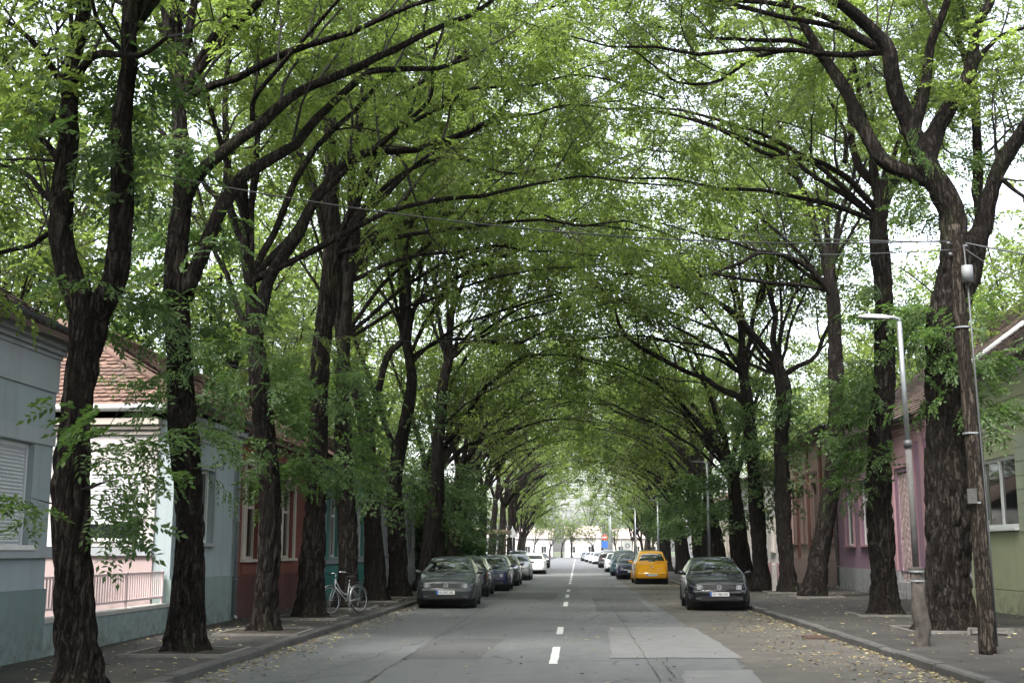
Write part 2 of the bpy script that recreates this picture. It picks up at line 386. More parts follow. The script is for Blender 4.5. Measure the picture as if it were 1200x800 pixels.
def leaf_templates(kind, rng, n=6):
    """leafy twigs along +x; each is an array of leaf-blade quads (m, 4, 3)"""
    out = []
    for _ in range(n):
        Q = []
        nl = 8
        for i in range(nl):
            x = .06 + .66 * i / (nl - 1); side = 1 if i % 2 else -1
            az = side * rng.uniform(.6, 1.35) if i < nl - 1 else rng.uniform(-.3, .3); pitch = rng.uniform(-.75, .15); L = rng.uniform(.24, .36)
            d = np.array([math.cos(az)*math.cos(pitch), math.sin(az)*math.cos(pitch), math.sin(pitch)])
            lat = np.cross(d, [0, 0, 1.]); lat /= np.linalg.norm(lat); nrm = np.cross(lat, d)
            roll = rng.uniform(-.5, .5); lat = lat*math.cos(roll) + nrm*math.sin(roll)
            p0 = np.array([x, 0, -.1*x*x])
            def P(t): return p0 + d*(t*L) + np.array([0, 0, -1.])*(.22*L*t*t)
            def blade(p, dr, ln, w):
                dr = dr/np.linalg.norm(dr); s = np.cross(dr, [0, 0, 1.]) + rng.normal(0, .35, 3); s -= dr*(s@dr); s /= np.linalg.norm(s)+1e-6
                mid = p + dr*ln*.45; tip = p + dr*ln + np.array([0, 0, -ln*.15]); Q.append([p, mid + s*w/2, tip, mid - s*w/2])
            if kind == 0:
                for k in range(5):
                    t = .22 + .78*k/5
                    for sd_ in (1, -1): blade(P(t), lat*sd_*.9 + d*.55 + rng.normal(0, .15, 3), rng.uniform(.080, .115), rng.uniform(.040, .056))
                blade(P(1), d + rng.normal(0, .1, 3), .10, .05)
            elif kind == 1:
                for k in range(2):
                    t = .3 + .5*k
                    for sd_ in (1, -1): blade(P(t), lat*sd_*.9 + d*.6 + rng.normal(0, .15, 3), rng.uniform(.12, .16), rng.uniform(.07, .09))
                blade(P(.85), d, .14, .07)
            else:
                blade(P(.3), lat + d*.7, .2, .12); blade(P(.5), -lat + d*.7, .2, .12); blade(P(.9), d, .16, .1)
        out.append(np.array(Q))
    return out
TEMPL = {k: leaf_templates(k, np.random.default_rng(40 + k)) for k in (0, 1, 2)}
def place_twigs(m, pos, dirs, lod, rng, mat=0, scale=1.):
    pos = np.array(pos); dirs = np.array(dirs)
    if not len(pos): return
    dirs = dirs / (np.linalg.norm(dirs, axis=1)[:, None] + 1e-9); which = rng.integers(0, 6, len(pos))
    upv = np.array([0, 0, 1.]) + rng.normal(0, .35, dirs.shape)
    z = upv - dirs*(upv*dirs).sum(1)[:, None]; z /= np.linalg.norm(z, axis=1)[:, None]; yv = np.cross(z, dirs)
    M = np.stack([dirs, yv, z], -1) * (scale*rng.uniform(.75, 1.2, len(pos)))[:, None, None]
    for k in range(6):
        s = which == k
        if not s.any(): continue
        T = TEMPL[lod][k].reshape(-1, 3); V = np.einsum('nij,mj->nmi', M[s], T) + pos[s][:, None]
        V = V.reshape(-1, 3); m.add(V, np.arange(len(V)).reshape(-1, 4), mat)
def unit(v): return v / (np.linalg.norm(v) + 1e-9)
def branch_path(p, d, L, rng, upb=.0, wob=.22, step=.35):
    n = max(3, int(L/step) + 1); P = [p]; d = unit(d); st = L/(n-1)
    for i in range(n - 1):
        d = unit(d + rng.normal(0, wob, 3)*np.array([1, 1, .7]) + np.array([0, 0, upb])); P.append(P[-1] + d*st)
    return np.array(P)
class Tree:
    def __init__(s, name, label, base, seed, lod, group):
        s.rng = np.random.default_rng(seed); s.lod = lod; s.seed = seed; s.base = np.array([base[0], base[1], KERB - .02])
        s.root = thing(name, label, 'tree', tuple(s.base), group=group)
        s.tr = MB(); s.cr = MB(); s.sh = MB(); s.tw = ([], []); s.stw = ([], [])
    def trunk(s, P, rad, seg=None, leafy=False):
        step = {0: .05, 1: .14, 2: .4}[s.lod]; seg = seg or {0: 72, 1: 32, 2: 12}[s.lod]
        Q, r = smooth_path(P, step, np.array(rad)*.84); s.tr.tube(Q, r, seg, disp=bark_disp(s.seed)); return Q
    def limb(s, P, r0, r1, start=.25, dens=1., upb=.10, L1=3.2, leaf=1.):
        """a main limb with its side branches and leafy twigs"""
        P = np.asarray(P, float); L = np.linalg.norm(np.diff(P, axis=0), axis=1).sum()
        step = {0: .09, 1: .25, 2: .5}[s.lod]; seg = {0: 28, 1: 12, 2: 7}[s.lod]; rng = s.rng
        c = np.linalg.norm(np.diff(P, axis=0), axis=1).cumsum() / L
        r0 = r0*.88; rr = r0 + (r1 - r0)*np.concatenate([[0], c])**.8
        Q, r = smooth_path(P, step, rr)
        w = rng.normal(0, 1, (max(4, int(L/.9)), 3)); ti = np.linspace(0, len(w)-1, len(Q)); W_ = np.stack([np.interp(ti, range(len(w)), w[:, k]) for k in range(3)], 1)
        Q = Q + W_*np.minimum(.07, .02*L)*np.minimum(1, np.linspace(0, 6, len(Q)))[:, None]
        s.tr.tube(Q, r, seg, disp=bark_disp(s.seed + len(P), .8, trunk=False))
        s.side(Q, r, L, start, dens, upb, L1, leaf)
    def side(s, Q, r, L, start, dens, upb, L1, leaf=1.):
        rng = s.rng; n = max(2, int(L*(1-start)*1.2*dens)); T = np.gradient(Q, axis=0)
        for k in range(n + 1):
            t = start + (1-start)*(k + rng.uniform(-.3, .3))/n; t = min(max(t, start), 1); i = min(int(t*(len(Q)-1)), len(Q)-1); tg = unit(T[i])
            perp = rng.normal(0, .8, 3) + np.array([0, 0, 1.25 if s.lod < 2 else .9]); perp -= tg*(perp@tg); perp = unit(perp)
            if k == n: d = tg; 
            else: d = tg*rng.uniform(.4, .9) + perp*rng.uniform(.5, 1.)
            l1 = L1*rng.uniform(.6, 1.65)*(1 - .3*t); B = branch_path(Q[i], d, l1, rng, upb, .17)
            rb = max(.014, min(r[i]*.5, .012 + .009*l1)); rad = np.linspace(rb, .008, len(B))
            s.cr.tube(B, rad, {0: 6, 1: 5, 2: 4}[s.lod], 1, cap=False)
            s.sub(B, l1, leaf)
    def sub(s, B, l1, leaf=1.):
        rng = s.rng; m = max(3, int(l1/.42)); TB = np.gradient(B, axis=0)
        for j in range(m + 1):
            t = .28 + .72*j/m; i = min(int(t*(len(B)-1)), len(B)-1); tg = unit(TB[i])
            pr = rng.normal(0, 1, 3)*np.array([1, 1, .6]) + np.array([0, 0, .25]); pr -= tg*(pr@tg); pr = unit(pr); l2 = rng.uniform(.6, 1.5)
            D = branch_path(B[i], tg*rng.uniform(.3, .9) + pr, l2, rng, -.05, .2)
            s.cr.tube(D, np.linspace(.009, .004, len(D)), 3, 1, cap=False)
            TD = np.gradient(D, axis=0)
            if s.lod == 2 and rng.random() < getattr(s, 'thin', .28): continue
            for q in range(max(1, int(l2/(.44 if s.lod < 2 else .9)))):
                if rng.random() > leaf: continue
                ii = rng.integers(1, len(D)); dd = unit(TD[ii]) + rng.normal(0, .45, 3) + np.array([0, 0, -.12])
                s.tw[0].append(D[ii]); s.tw[1].append(dd)
    def shoots(s, Q, z0, z1, n, out=.9, side=None):
        """leafy shoots sprouting straight from the trunk"""
        rng = s.rng; Q = np.asarray(Q)
        for _ in range(n):
            z = rng.uniform(z0, z1); i = int(np.argmin(abs(Q[:, 2] - z))); a = rng.uniform(0, 2*np.pi) if side is None else side + rng.normal(0, .8)
            d = np.array([math.cos(a), math.sin(a), rng.uniform(-.1, .7)]); l = out*rng.uniform(.35, 1.2)
            D = branch_path(Q[i] + np.array([math.cos(a), math.sin(a), 0])*.15, d, l, rng, -.10, .2, .25); s.sh.tube(D, np.linspace(.012, .004, len(D)), 4, 1, cap=False)
            TD = np.gradient(D, axis=0)
            for q in range(max(2, int(l/.18))):
                ii = rng.integers(1, len(D)); s.stw[0].append(D[ii]); s.stw[1].append(unit(TD[ii]) + rng.normal(0, .5, 3) + np.array([0, 0, -.35]))
    def done(s):
        place_twigs(s.cr, *s.tw, s.lod, s.rng, scale={0: 1.0, 1: .98, 2: .98}[s.lod])
        if s.stw[0]: place_twigs(s.sh, *s.stw, s.lod, s.rng, scale={0: .9, 1: 1., 2: 1.1}[s.lod])
        ch = []
        for m, nm, mt in ((s.tr, 'trunk', [BARK]), (s.cr, 'crown', [LEAF, TWIG]), (s.sh, 'trunk_shoots', [LEAF2, TWIG])):
            if m.n:
                m.v = [v - s.base for v in m.v]; ch.append(m.build(nm, mt, s.root))
        kids[s.root.name] = ch; return s.root
def back_limbs(t, f, s, seed):
    """the house-side and upright boughs that fill a crown behind its traced limbs"""
    rng = np.random.default_rng(seed); f = np.asarray(f, float); j = lambda a: rng.uniform(-a, a)
    for x, z, y in ((-3.2, 5.2, 2.2), (-2.4, 6.8, -1.8), (-.6, 8.2, 1.2), (1.6, 8.4, -1.2)):
        x += j(.6); z += j(.6); y += j(.8); t.limb([f, f + [s*x*.18, y*.15, z*.32], f + [s*x*.55, y*.5, z*.68], f + [s*x, y, z]], .085, .02, .35, .9, .03, 2.7)
def cross_limbs(t, f, s, seed, n=3):
    """long thin boughs reaching over the middle of the road and lacing with the opposite row"""
    rng = np.random.default_rng(seed + 7); f = np.asarray(f, float); reach = abs(f[0]) + .3
    for k in range(n):
        tx = reach + rng.uniform(-.8, 2.2); tz = (2.9, 5.0, 6.6, 4.0)[k] + rng.uniform(-.6, .6) - max(0, f[2] - 6.5)*.7; y = rng.uniform(-3.2, 3.2)
        P = [f, f + [s*tx*.22, y*.15, tz*.5], f + [s*tx*.5, y*.45, tz*.86], f + [s*tx*.78, y*.8, tz*1.02], f + [s*tx, y*1.1, tz*.98]]
        t.limb(P, .085, .014, .35, 1.1, .05, 1.9, .85)
def arch_limbs(t, base, H, s, fork, rng, r=.16, reach=7.):
    """generic crown: road-side arch, upright leader, back limb; s = +1 leans to +x"""
    b = np.array(base); F0 = fork
    def L(pts): return np.array([F0] + [F0 + np.array([s*x, y, z]) for x, y, z in pts])
    j = lambda a: rng.uniform(-a, a)
    y1 = j(2.2)
    t.limb(L([(.9, y1*.2, 1.7), (2.3, y1*.5, 3.3+j(.4)), (4.3, y1*.8, 4.5+j(.7)), (reach, y1, 5.0+j(.8))]), r, .025, .18, 1., .09, 2.8)
    y2 = j(2.0)
    t.limb(L([(.5, y2*.3, 2.2), (1.6, y2*.7, 4.9), (3.2+j(.5), y2, 7.6+j(.7))]), r*.9, .03, .25, 1.1, .05, 2.9)
    y3 = j(2.0)
    t.limb(L([(-.5, y3*.4, 2.2), (-1.5, y3*.8, 4.8), (-2.6+j(.6), y3, 7.6+j(.7))]), r*.85, .03, .2, 1.1, .03, 3.0)
    y4 = rng.choice([-1, 1])*rng.uniform(1.5, 2.6)
    t.limb(L([(.5, y4*.5, 1.5), (2.0, y4, 3.0), (4.2+j(.8), y4*1.2, 3.9+j(.5))]), r*.6, .02, .2, 1., .06, 2.5)
    cross_limbs(t, F0, s, t.seed, 2)

GL, GR = 'trees of the left row', 'trees of the right row'
def traced(px, Y, dY=None):
    """photograph outline points -> world points; dY = distance offset per point"""
    dY = dY or [0]*len(px); return np.array([at(p[0], p[1], Y + d) for p, d in zip(px, dY)])
def base_of(px, py): return on_ground(px, py, KERB)

# ---- left row
def L1():
    Y = 13.0; b = at(90, 808, Y); t = Tree('street_tree', 'nearest left street tree, forked in a Y, standing before the blue-grey house', b, 11, 0, GL)
    Q = t.trunk(traced([(90,810),(88,700),(84,560),(92,460),(103,385),(108,345)], Y), [.25,.225,.21,.205,.23,.20])
    t.limb(traced([(106,385),(84,335),(74,260),(76,180),(84,100),(98,20),(90,-80),(60,-190)], Y, [0,0,0,.1,.3,.5,.8,1]), .165, .06, .5, 1.1, .03, 2.3)
    t.limb(traced([(108,375),(135,325),(146,250),(148,170),(150,90),(156,10),(190,-90),(260,-190)], Y, [0,-.05,-.1,-.2,-.2,-.2,0,.4]), .16, .06, .5, 1.1, .03, 2.3)
    t.limb(traced([(84,100),(110,70),(135,66),(165,62),(200,40)], Y, [.3,.1,-.3,-.9,-1.4]), .06, .02, .2, 1.1, 0, 1.5)
    t.limb(traced([(78,160),(40,110),(-10,60),(-80,0)], Y, [.1,.4,.9,1.2]), .06, .02, .1, 1.6, 0, 1.8)
    t.limb(traced([(76,240),(40,215),(0,200),(-60,210)], Y, [.1,.5,1.2,1.8]), .045, .015, .1, 1.6, 0, 1.5)
    t.shoots(Q, 2.0, 2.5, 3, .28, -1.2); t.shoots(Q, 2.1, 2.9, 8, .55, -.1); t.limb(traced([(76,200),(30,160),(-40,140)], Y, [.1,.4,.9]), .05, .015, .1, 2., 0, 1.8); t.limb(traced([(84,110),(30,40),(-50,-10)], Y, [.3,.5,.8]), .05, .015, .1, 2., 0, 2.); t.limb(traced([(74,270),(30,290),(-40,320)], Y, [0,.4,.9]), .04, .015, .1, 1.8, 0, 1.4); t.shoots(Q, 4.5, 5.1, 8, .5); t.shoots(traced([(74,260),(76,180),(90,60)], Y), 5, 8, 8, .6); t.shoots(traced([(146,250),(148,170),(150,90)], Y), 5, 8, 9, .6)
    cross_limbs(t, at(150, 40, Y), 1, 5, 3)
    t.done()
def L2():
    Y = 17.4; b = base_of(218, 765); Y = b[1]; t = Tree('street_tree', 'second left street tree, leafy shoots on its trunk, by the pink railing', b, 12, 0, GL)
    Q = t.trunk(traced([(218,767),(220,690),(223,600),(214,500),(209,400),(207,300),(214,215),(208,120),(205,30),(200,-60)], Y), [.29,.275,.26,.245,.235,.20,.17,.13,.10,.07])
    t.side(Q[len(Q)//2:], np.full(len(Q)-len(Q)//2, .1), 6, .5, 1.2, .03, 2.4)
    t.limb(traced([(212,250),(228,208),(262,170),(300,140),(350,106),(415,84),(465,60),(525,25),(600,-10)], Y, [0,0,0,.2,.4,.6,.9,1.2,1.6]), .13, .03, .35, 1., .12, 1.9)
    t.limb(traced([(296,142),(300,110),(330,70),(370,30),(410,-10)], Y, [.2,0,-.3,-.7,-1]), .055, .02, .1, 1.3, .05, 1.6)
    t.limb(traced([(218,345),(236,300),(256,250),(300,200),(350,150),(385,118),(440,88),(500,70),(570,60)], Y, [0,.1,.3,.6,1,1.3,1.7,2.1,2.6]), .15, .03, .4, 1., .1, 2.)
    t.shoots(Q, 2.8, 6.5, 34, .34); t.shoots(Q, 6, 9, 16, .5); back_limbs(t, at(208, 120, Y), 1, 328); cross_limbs(t, at(208, 120, Y), 1, 328); t.done()
def L3():
    b = base_of(310, 741); Y = b[1]; t = Tree('street_tree', 'slender left street tree standing before the left window of the red house', b, 13, 0, GL)
    Q = t.trunk(traced([(310,742),(313,680),(318,600),(310,500),(303,430),(298,380),(290,300),(285,200)], Y), [.27,.245,.24,.23,.22,.18,.12,.08])
    t.limb(traced([(300,395),(312,330),(340,275),(370,226),(415,186),(475,172),(550,155),(590,125),(612,75)], Y, [0,0,.1,.3,.5,.7,1,1.3,1.6]), .17, .03, .35, 1., .1, 2.)
    t.limb(traced([(415,186),(460,160),(503,118),(506,70),(520,20)], Y, [.5,.3,0,-.3,-.4]), .07, .02, .2, 1.2, .05, 1.8)
    t.limb(traced([(290,300),(262,220),(262,130),(270,40),(280,-60)], Y, [0,0,.4,.6,1.]), .10, .03, .3, 1.2, .02, 2.2)
    t.limb(traced([(300,400),(270,340),(245,280),(225,190)], Y, [0,1.,1.8,2.6]), .08, .03, .2, 1.2, .02, 2.)
    t.shoots(Q, 2.7, 6.4, 30, .75); back_limbs(t, at(292, 330, Y), 1, 622); cross_limbs(t, at(292, 330, Y), 1, 622); t.done()
def L4():
    b = base_of(362, 724); Y = b[1]; t = Tree('street_tree', 'thick-trunked left street tree just left of the leaning bicycle', b, 14, 0, GL)
    Q = t.trunk(traced([(361,725),(366,660),(371,570),(374,480),(378,400),(386,310),(388,230),(386,150),(380,60)], Y), [.34,.32,.29,.27,.25,.22,.18,.13,.08])
    t.limb(traced([(380,400),(396,350),(398,300),(425,240),(475,203),(540,190),(600,205),(660,190)], Y, [0,0,.2,.6,1,1.4,1.7,2]), .12, .025, .4, 1., .1, 2.2)
    t.limb(traced([(388,230),(400,190),(430,140),(470,110),(540,60),(600,10)], Y, [0,-.3,-.6,-1,-1.4,-1.8]), .10, .025, .3, 1.1, .08, 2.2)
    t.limb(traced([(388,250),(350,190),(325,120),(300,30),(285,-60)], Y, [0,.5,1,1.6,2]), .1, .025, .3, 1.1, .03, 2.4)
    t.shoots(Q, 3.2, 6.8, 24, .7); back_limbs(t, at(386, 300, Y), 1, 686); cross_limbs(t, at(386, 300, Y), 1, 686); t.done()
def L5():
    b = base_of(406, 712); Y = b[1]; t = Tree('street_tree', 'left street tree the bicycle leans against', b, 15, 1, GL)
    Q = t.trunk(traced([(406,713),(407,640),(404,560),(401,480),(404,400),(410,310),(413,255),(412,200),(420,120)], Y), [.33,.31,.28,.25,.22,.18,.15,.12,.08])
    t.limb(traced([(411,300),(440,275),(475,260),(535,247),(610,252),(680,262),(750,272)], Y, [0,.2,.4,.8,1.2,1.5,1.8]), .10, .02, .25, 1.1, .12, 2.2)
    t.limb(traced([(413,240),(440,180),(480,130),(530,90),(590,50)], Y, [0,-.4,-.9,-1.3,-1.6]), .10, .02, .3, 1.1, .06, 2.5)
    t.limb(traced([(410,320),(380,250),(360,160),(350,60)], Y, [0,.6,1.2,1.6]), .1, .02, .3, 1.2, .03, 2.5)
    t.shoots(Q, 3.0, 7, 20, .7); back_limbs(t, at(408, 330, Y), 1, 738); cross_limbs(t, at(408, 330, Y), 1, 738); t.done()
def L6():
    b = base_of(440, 704); Y = b[1]; t = Tree('street_tree', 'left street tree right of the bicycle with one long limb over the road', b, 16, 1, GL)
    Q = t.trunk(traced([(441,705),(438,630),(435,560),(428,500),(418,460),(402,420),(396,370),(398,300)], Y), [.38,.33,.30,.27,.22,.18,.15,.10])
    t.limb(traced([(432,520),(440,460),(455,415),(475,395),(490,352),(540,322),(600,298),(650,268),(690,250)], Y, [0,0,0,.1,.3,.5,.8,1.1,1.4]), .16, .03, .4, 1., .12, 2.4)
    t.limb(traced([(474,398),(480,350),(476,290),(490,230),(500,160),(520,90)], Y, [.1,0,-.3,-.6,-1,-1.4]), .11, .03, .3, 1.1, .03, 2.6)
    t.limb(traced([(398,320),(410,240),(440,160),(460,90)], Y, [0,.3,.8,1.2]), .09, .03, .2, 1.1, .03, 2.6)
    t.shoots(Q, 3.0, 7, 20, .7); back_limbs(t, at(400, 400, Y), 1, 800); cross_limbs(t, at(400, 400, Y), 1, 800); t.done()
def L7():
    b = base_of(466, 699); Y = b[1]; t = Tree('street_tree', 'left street tree with a kinked upper trunk before the grey-white house', b, 17, 1, GL)
    Q = t.trunk(traced([(466,700),(465,630),(463,560),(474,500),(482,450),(478,410),(472,350),(470,290),(465,200)], Y), [.38,.34,.30,.26,.22,.19,.16,.13,.08])
    t.limb(traced([(466,540),(452,490),(436,450),(420,400),(410,330)], Y, [0,.2,.5,.8,1.2]), .13, .04, .4, 1., .03, 2.6)
    t.limb(traced([(474,345),(500,300),(540,280),(590,250),(640,240)], Y, [0,.3,.7,1.1,1.5]), .10, .02, .2, 1.1, .1, 2.6)
    t.limb(traced([(470,300),(480,230),(520,170),(570,120)], Y, [0,-.3,-.9,-1.5]), .09, .02, .2, 1.1, .05, 2.8)
    t.limb(traced([(478,430),(510,400),(560,395),(610,360),(660,350)], Y, [0,-.5,-1,-1.2,-1.3]), .08, .02, .2, 1.1, .1, 2.2)
    t.shoots(Q, 3.0, 7, 12, .7); back_limbs(t, at(478, 420, Y), 1, 898); cross_limbs(t, at(478, 420, Y), 1, 898); t.done()
def L8():
    b = base_of(499, 692); Y = b[1]; t = Tree('street_tree', 'left street tree leaning towards the road beside the nearest dark hatchback', b, 18, 1, GL)
    Q = t.trunk(traced([(497,693),(505,640),(511,580),(514,510),(520,450),(527,420)], Y), [.40,.33,.29,.27,.24,.20])
    t.limb(traced([(524,435),(535,408),(560,402),(600,405),(650,385),(700,380)], Y, [0,.1,.3,.7,1,1.3]), .12, .025, .25, 1.1, .12, 2.6)
    t.limb(traced([(526,430),(532,370),(550,310),(580,250),(610,190)], Y, [0,0,-.3,-.7,-1]), .14, .03, .25, 1.1, .05, 2.8)
    t.limb(traced([(524,430),(515,370),(505,300),(500,220)], Y, [0,.4,.9,1.4]), .12, .03, .25, 1.1, .03, 2.8)
    t.shoots(Q, 4, 8, 10, .6); back_limbs(t, at(524, 425, Y), 1, 949); cross_limbs(t, at(524, 425, Y), 1, 949); t.done()
# ---- right row
def R1():
    b = base_of(1113, 738); Y = b[1]; t = Tree('street_tree', 'massive right street tree with spreading forks behind the wooden pole', b, 21, 0, GR)
    Q = t.trunk(traced([(1113,740),(1112,680),(1112,600),(1112,520),(1110,440),(1108,380),(1122,320),(1126,280)], Y), [.50,.48,.47,.46,.44,.42,.44,.38])
    t.limb(traced([(1122,315),(1108,240),(1085,190),(1062,145),(1051,110),(1045,65),(1015,30),(985,2),(930,-30),(860,-50)], Y, [0,0,0,-.1,-.2,-.4,-.7,-1.,-1.3,-1.6]), .34, .05, .45, 1.1, .08, 2.2)
    t.limb(traced([(1104,215),(1070,203),(1035,180),(1010,140),(990,105),(960,60),(925,5),(880,-60)], Y, [0,.1,.2,.4,.6,.9,1.2,1.6]), .22, .05, .5, 1.1, .08, 2.2)
    t.limb(traced([(962,62),(930,50),(900,47),(850,42),(790,36),(730,20)], Y, [.9,1,1.1,1.3,1.5,1.8]), .07, .015, .15, 1.1, .12, 2.)
    t.limb(traced([(975,82),(955,62),(915,62),(880,72),(845,94),(800,90),(740,60)], Y, [.8,.7,.6,.5,.3,.1,-.2]), .07, .015, .3, 1.1, .12, 2.)
    t.limb(traced([(1070,160),(1082,100),(1090,50),(1110,-5),(1120,-90)], Y, [-.1,-.1,-.2,-.4,-.6]), .14, .05, .5, 1., .03, 2.2)
    t.limb(traced([(1085,190),(1102,128),(1130,85),(1150,30),(1172,-10),(1200,-100)], Y, [0,.1,.2,.3,.4,.4]), .22, .05, .5, 1., .03, 2.2)
    t.limb(traced([(1134,330),(1148,262),(1168,205),(1200,150),(1250,80),(1290,-20)], Y, [0,-.1,-.2,-.4,-.6,-.8]), .26, .06, .35, 1.2, .03, 2.2)
    t.limb(traced([(1168,205),(1205,235),(1270,250)], Y, [-.2,-.3,-.6]), .06, .015, .1, 2., 0, 1.8); t.limb(traced([(1160,230),(1180,170),(1230,110),(1280,60)], Y, [.3,.8,1.4,2]), .08, .015, .1, 1.8, 0, 2.)
    t.limb(traced([(1140,80),(1170,45),(1210,30),(1260,10)], Y, [.2,0,-.3,-.6]), .07, .02, .1, 1.4, .03, 1.8)
    t.limb(traced([(1128,300),(1150,230),(1140,120),(1120,20),(1100,-80)], Y, [.2,1,1.6,2.2,2.6]), .16, .04, .3, 1.3, .03, 2.5)
    t.shoots(Q, 4.6, 6.6, 16, .7, 3.4); t.shoots(Q, 4.2, 5.8, 12, .8, -.4)
    t.shoots(traced([(1108,240),(1085,190),(1062,145)], Y), 7.5, 10, 10, .6); cross_limbs(t, at(1040, 60, Y), -1, 5, 3); t.done()
def R2():
    b = base_of(1037, 720); Y = b[1]; t = Tree('street_tree', 'right street tree before the purple house, left of the near lamp', b, 22, 0, GR)
    Q = t.trunk(traced([(1037,721),(1033,650),(1030,580),(1033,500),(1037,420),(1036,340),(1030,280),(1034,235),(1044,200)], Y), [.36,.34,.32,.31,.29,.27,.25,.23,.20])
    t.limb(traced([(1036,225),(1010,190),(995,140),(1000,70),(990,0)], Y, [0,.3,.6,.9,1.2]), .14, .04, .3, 1.2, .04, 2.5)
    t.limb(traced([(1034,240),(1060,180),(1075,110),(1085,40),(1090,-50)], Y, [0,.5,1.,1.5,2]), .15, .04, .3, 1.2, .04, 2.5)
    t.limb(traced([(1034,250),(990,215),(950,190),(900,180),(840,150),(780,140)], Y, [0,-.3,-.6,-.9,-1,-1.2]), .11, .02, .25, 1.1, .1, 2.4)
    t.limb(traced([(990,190),(985,150),(960,100),(920,60)], Y, [0,.7,1.,1.2]), .07, .02, .2, 1.1, .05, 2.2)
    t.shoots(Q, 3.0, 6.3, 30, .7, 3.4); t.shoots(Q, 5.5, 9, 14, .6); back_limbs(t, at(1032, 260, Y), -1, 1292); cross_limbs(t, at(1032, 260, Y), -1, 1292); t.done()
def R3():
    b = base_of(957, 699); Y = b[1]; t = Tree('street_tree', 'leaning right street tree in front of the beige-pink house', b, 23, 1, GR)
    Q = t.trunk(traced([(955,700),(962,640),(972,580),(980,500),(979,420),(976,350),(966,290)], Y), [.44,.38,.34,.31,.27,.24,.20])
    t.limb(traced([(970,310),(958,265),(940,225),(928,190),(914,150),(896,105),(860,70)], Y, [0,0,.2,.4,.6,.9,1.2]), .17, .03, .35, 1.1, .06, 2.5)
    t.limb(traced([(977,350),(955,322),(925,303),(890,299),(855,312),(820,322),(780,300),(730,290)], Y, [0,-.2,-.4,-.6,-.8,-1,-1.2,-1.4]), .13, .02, .25, 1.1, .12, 2.4)
    t.limb(traced([(970,320),(985,260),(1000,200),(1005,120)], Y, [0,.3,.6,1]), .13, .03, .25, 1.2, .04, 2.8)
    t.limb(traced([(935,210),(890,180),(850,170),(790,180),(720,170)], Y, [.3,0,-.4,-.8,-1.2]), .08, .02, .15, 1.1, .1, 2.4)
    t.shoots(Q, 4.8, 7.5, 14, .8); back_limbs(t, at(974, 340, Y), -1, 1314); cross_limbs(t, at(974, 340, Y), -1, 1314); t.done()
def R4():
    b = base_of(922, 694); Y = b[1]; t = Tree('street_tree', 'right street tree beside the small white post', b, 24, 1, GR)
    Q = t.trunk(traced([(926,695),(921,640),(917,580),(916,520),(919,460),(910,425)], Y), [.38,.34,.33,.31,.33,.26])
    t.limb(traced([(912,435),(900,412),(872,383),(850,360),(815,345),(770,330),(720,300)], Y, [0,-.1,-.2,-.3,-.4,-.6,-1]), .17, .03, .3, 1.1, .1, 2.5)
    t.limb(traced([(916,440),(935,428),(960,415),(975,370),(985,300)], Y, [0,.2,.4,.8,1.2]), .13, .03, .3, 1.1, .04, 2.8)
    t.limb(traced([(910,430),(907,370),(900,300),(890,230),(870,170)], Y, [0,.2,.4,.8,1.2]), .16, .03, .3, 1.1, .04, 2.8)
    t.shoots(Q, 3.4, 8, 30, .7); back_limbs(t, at(912, 440, Y), -1, 1352); cross_limbs(t, at(912, 440, Y), -1, 1352); t.done()
def R5():
    Y = 47.; b = at(893, 690, Y); t = Tree('street_tree', 'right street tree two trunks behind the black hatchback, its limb sweeping across the road', b, 25, 1, GR)
    Q = t.trunk(traced([(893,691),(889,640),(885,570),(880,510),(876,470),(868,420)], Y), [.38,.34,.32,.30,.27,.2])
    t.limb(traced([(878,482),(868,466),(840,455),(790,430),(735,395),(715,350),(680,310)], Y, [0,0,0,-.2,-.4,-.6,-.8]), .17, .03, .3, 1.1, .1, 2.5)
    t.limb(traced([(868,420),(866,350),(850,280),(830,210)], Y, [0,.4,.8,1.2]), .15, .03, .3, 1.1, .04, 2.8)
    t.limb(traced([(870,430),(890,360),(905,280),(910,200)], Y, [0,.4,.8,1.2]), .13, .03, .3, 1.1, .04, 2.8)
    t.shoots(Q, 3.5, 8, 20, .7); back_limbs(t, at(872, 440, Y), -1, 1312); cross_limbs(t, at(872, 440, Y), -1, 1312); t.done()
for fn in (L1, L2, L3, L4, L5, L6, L7, L8, R1, R2, R3, R4, R5): fn()

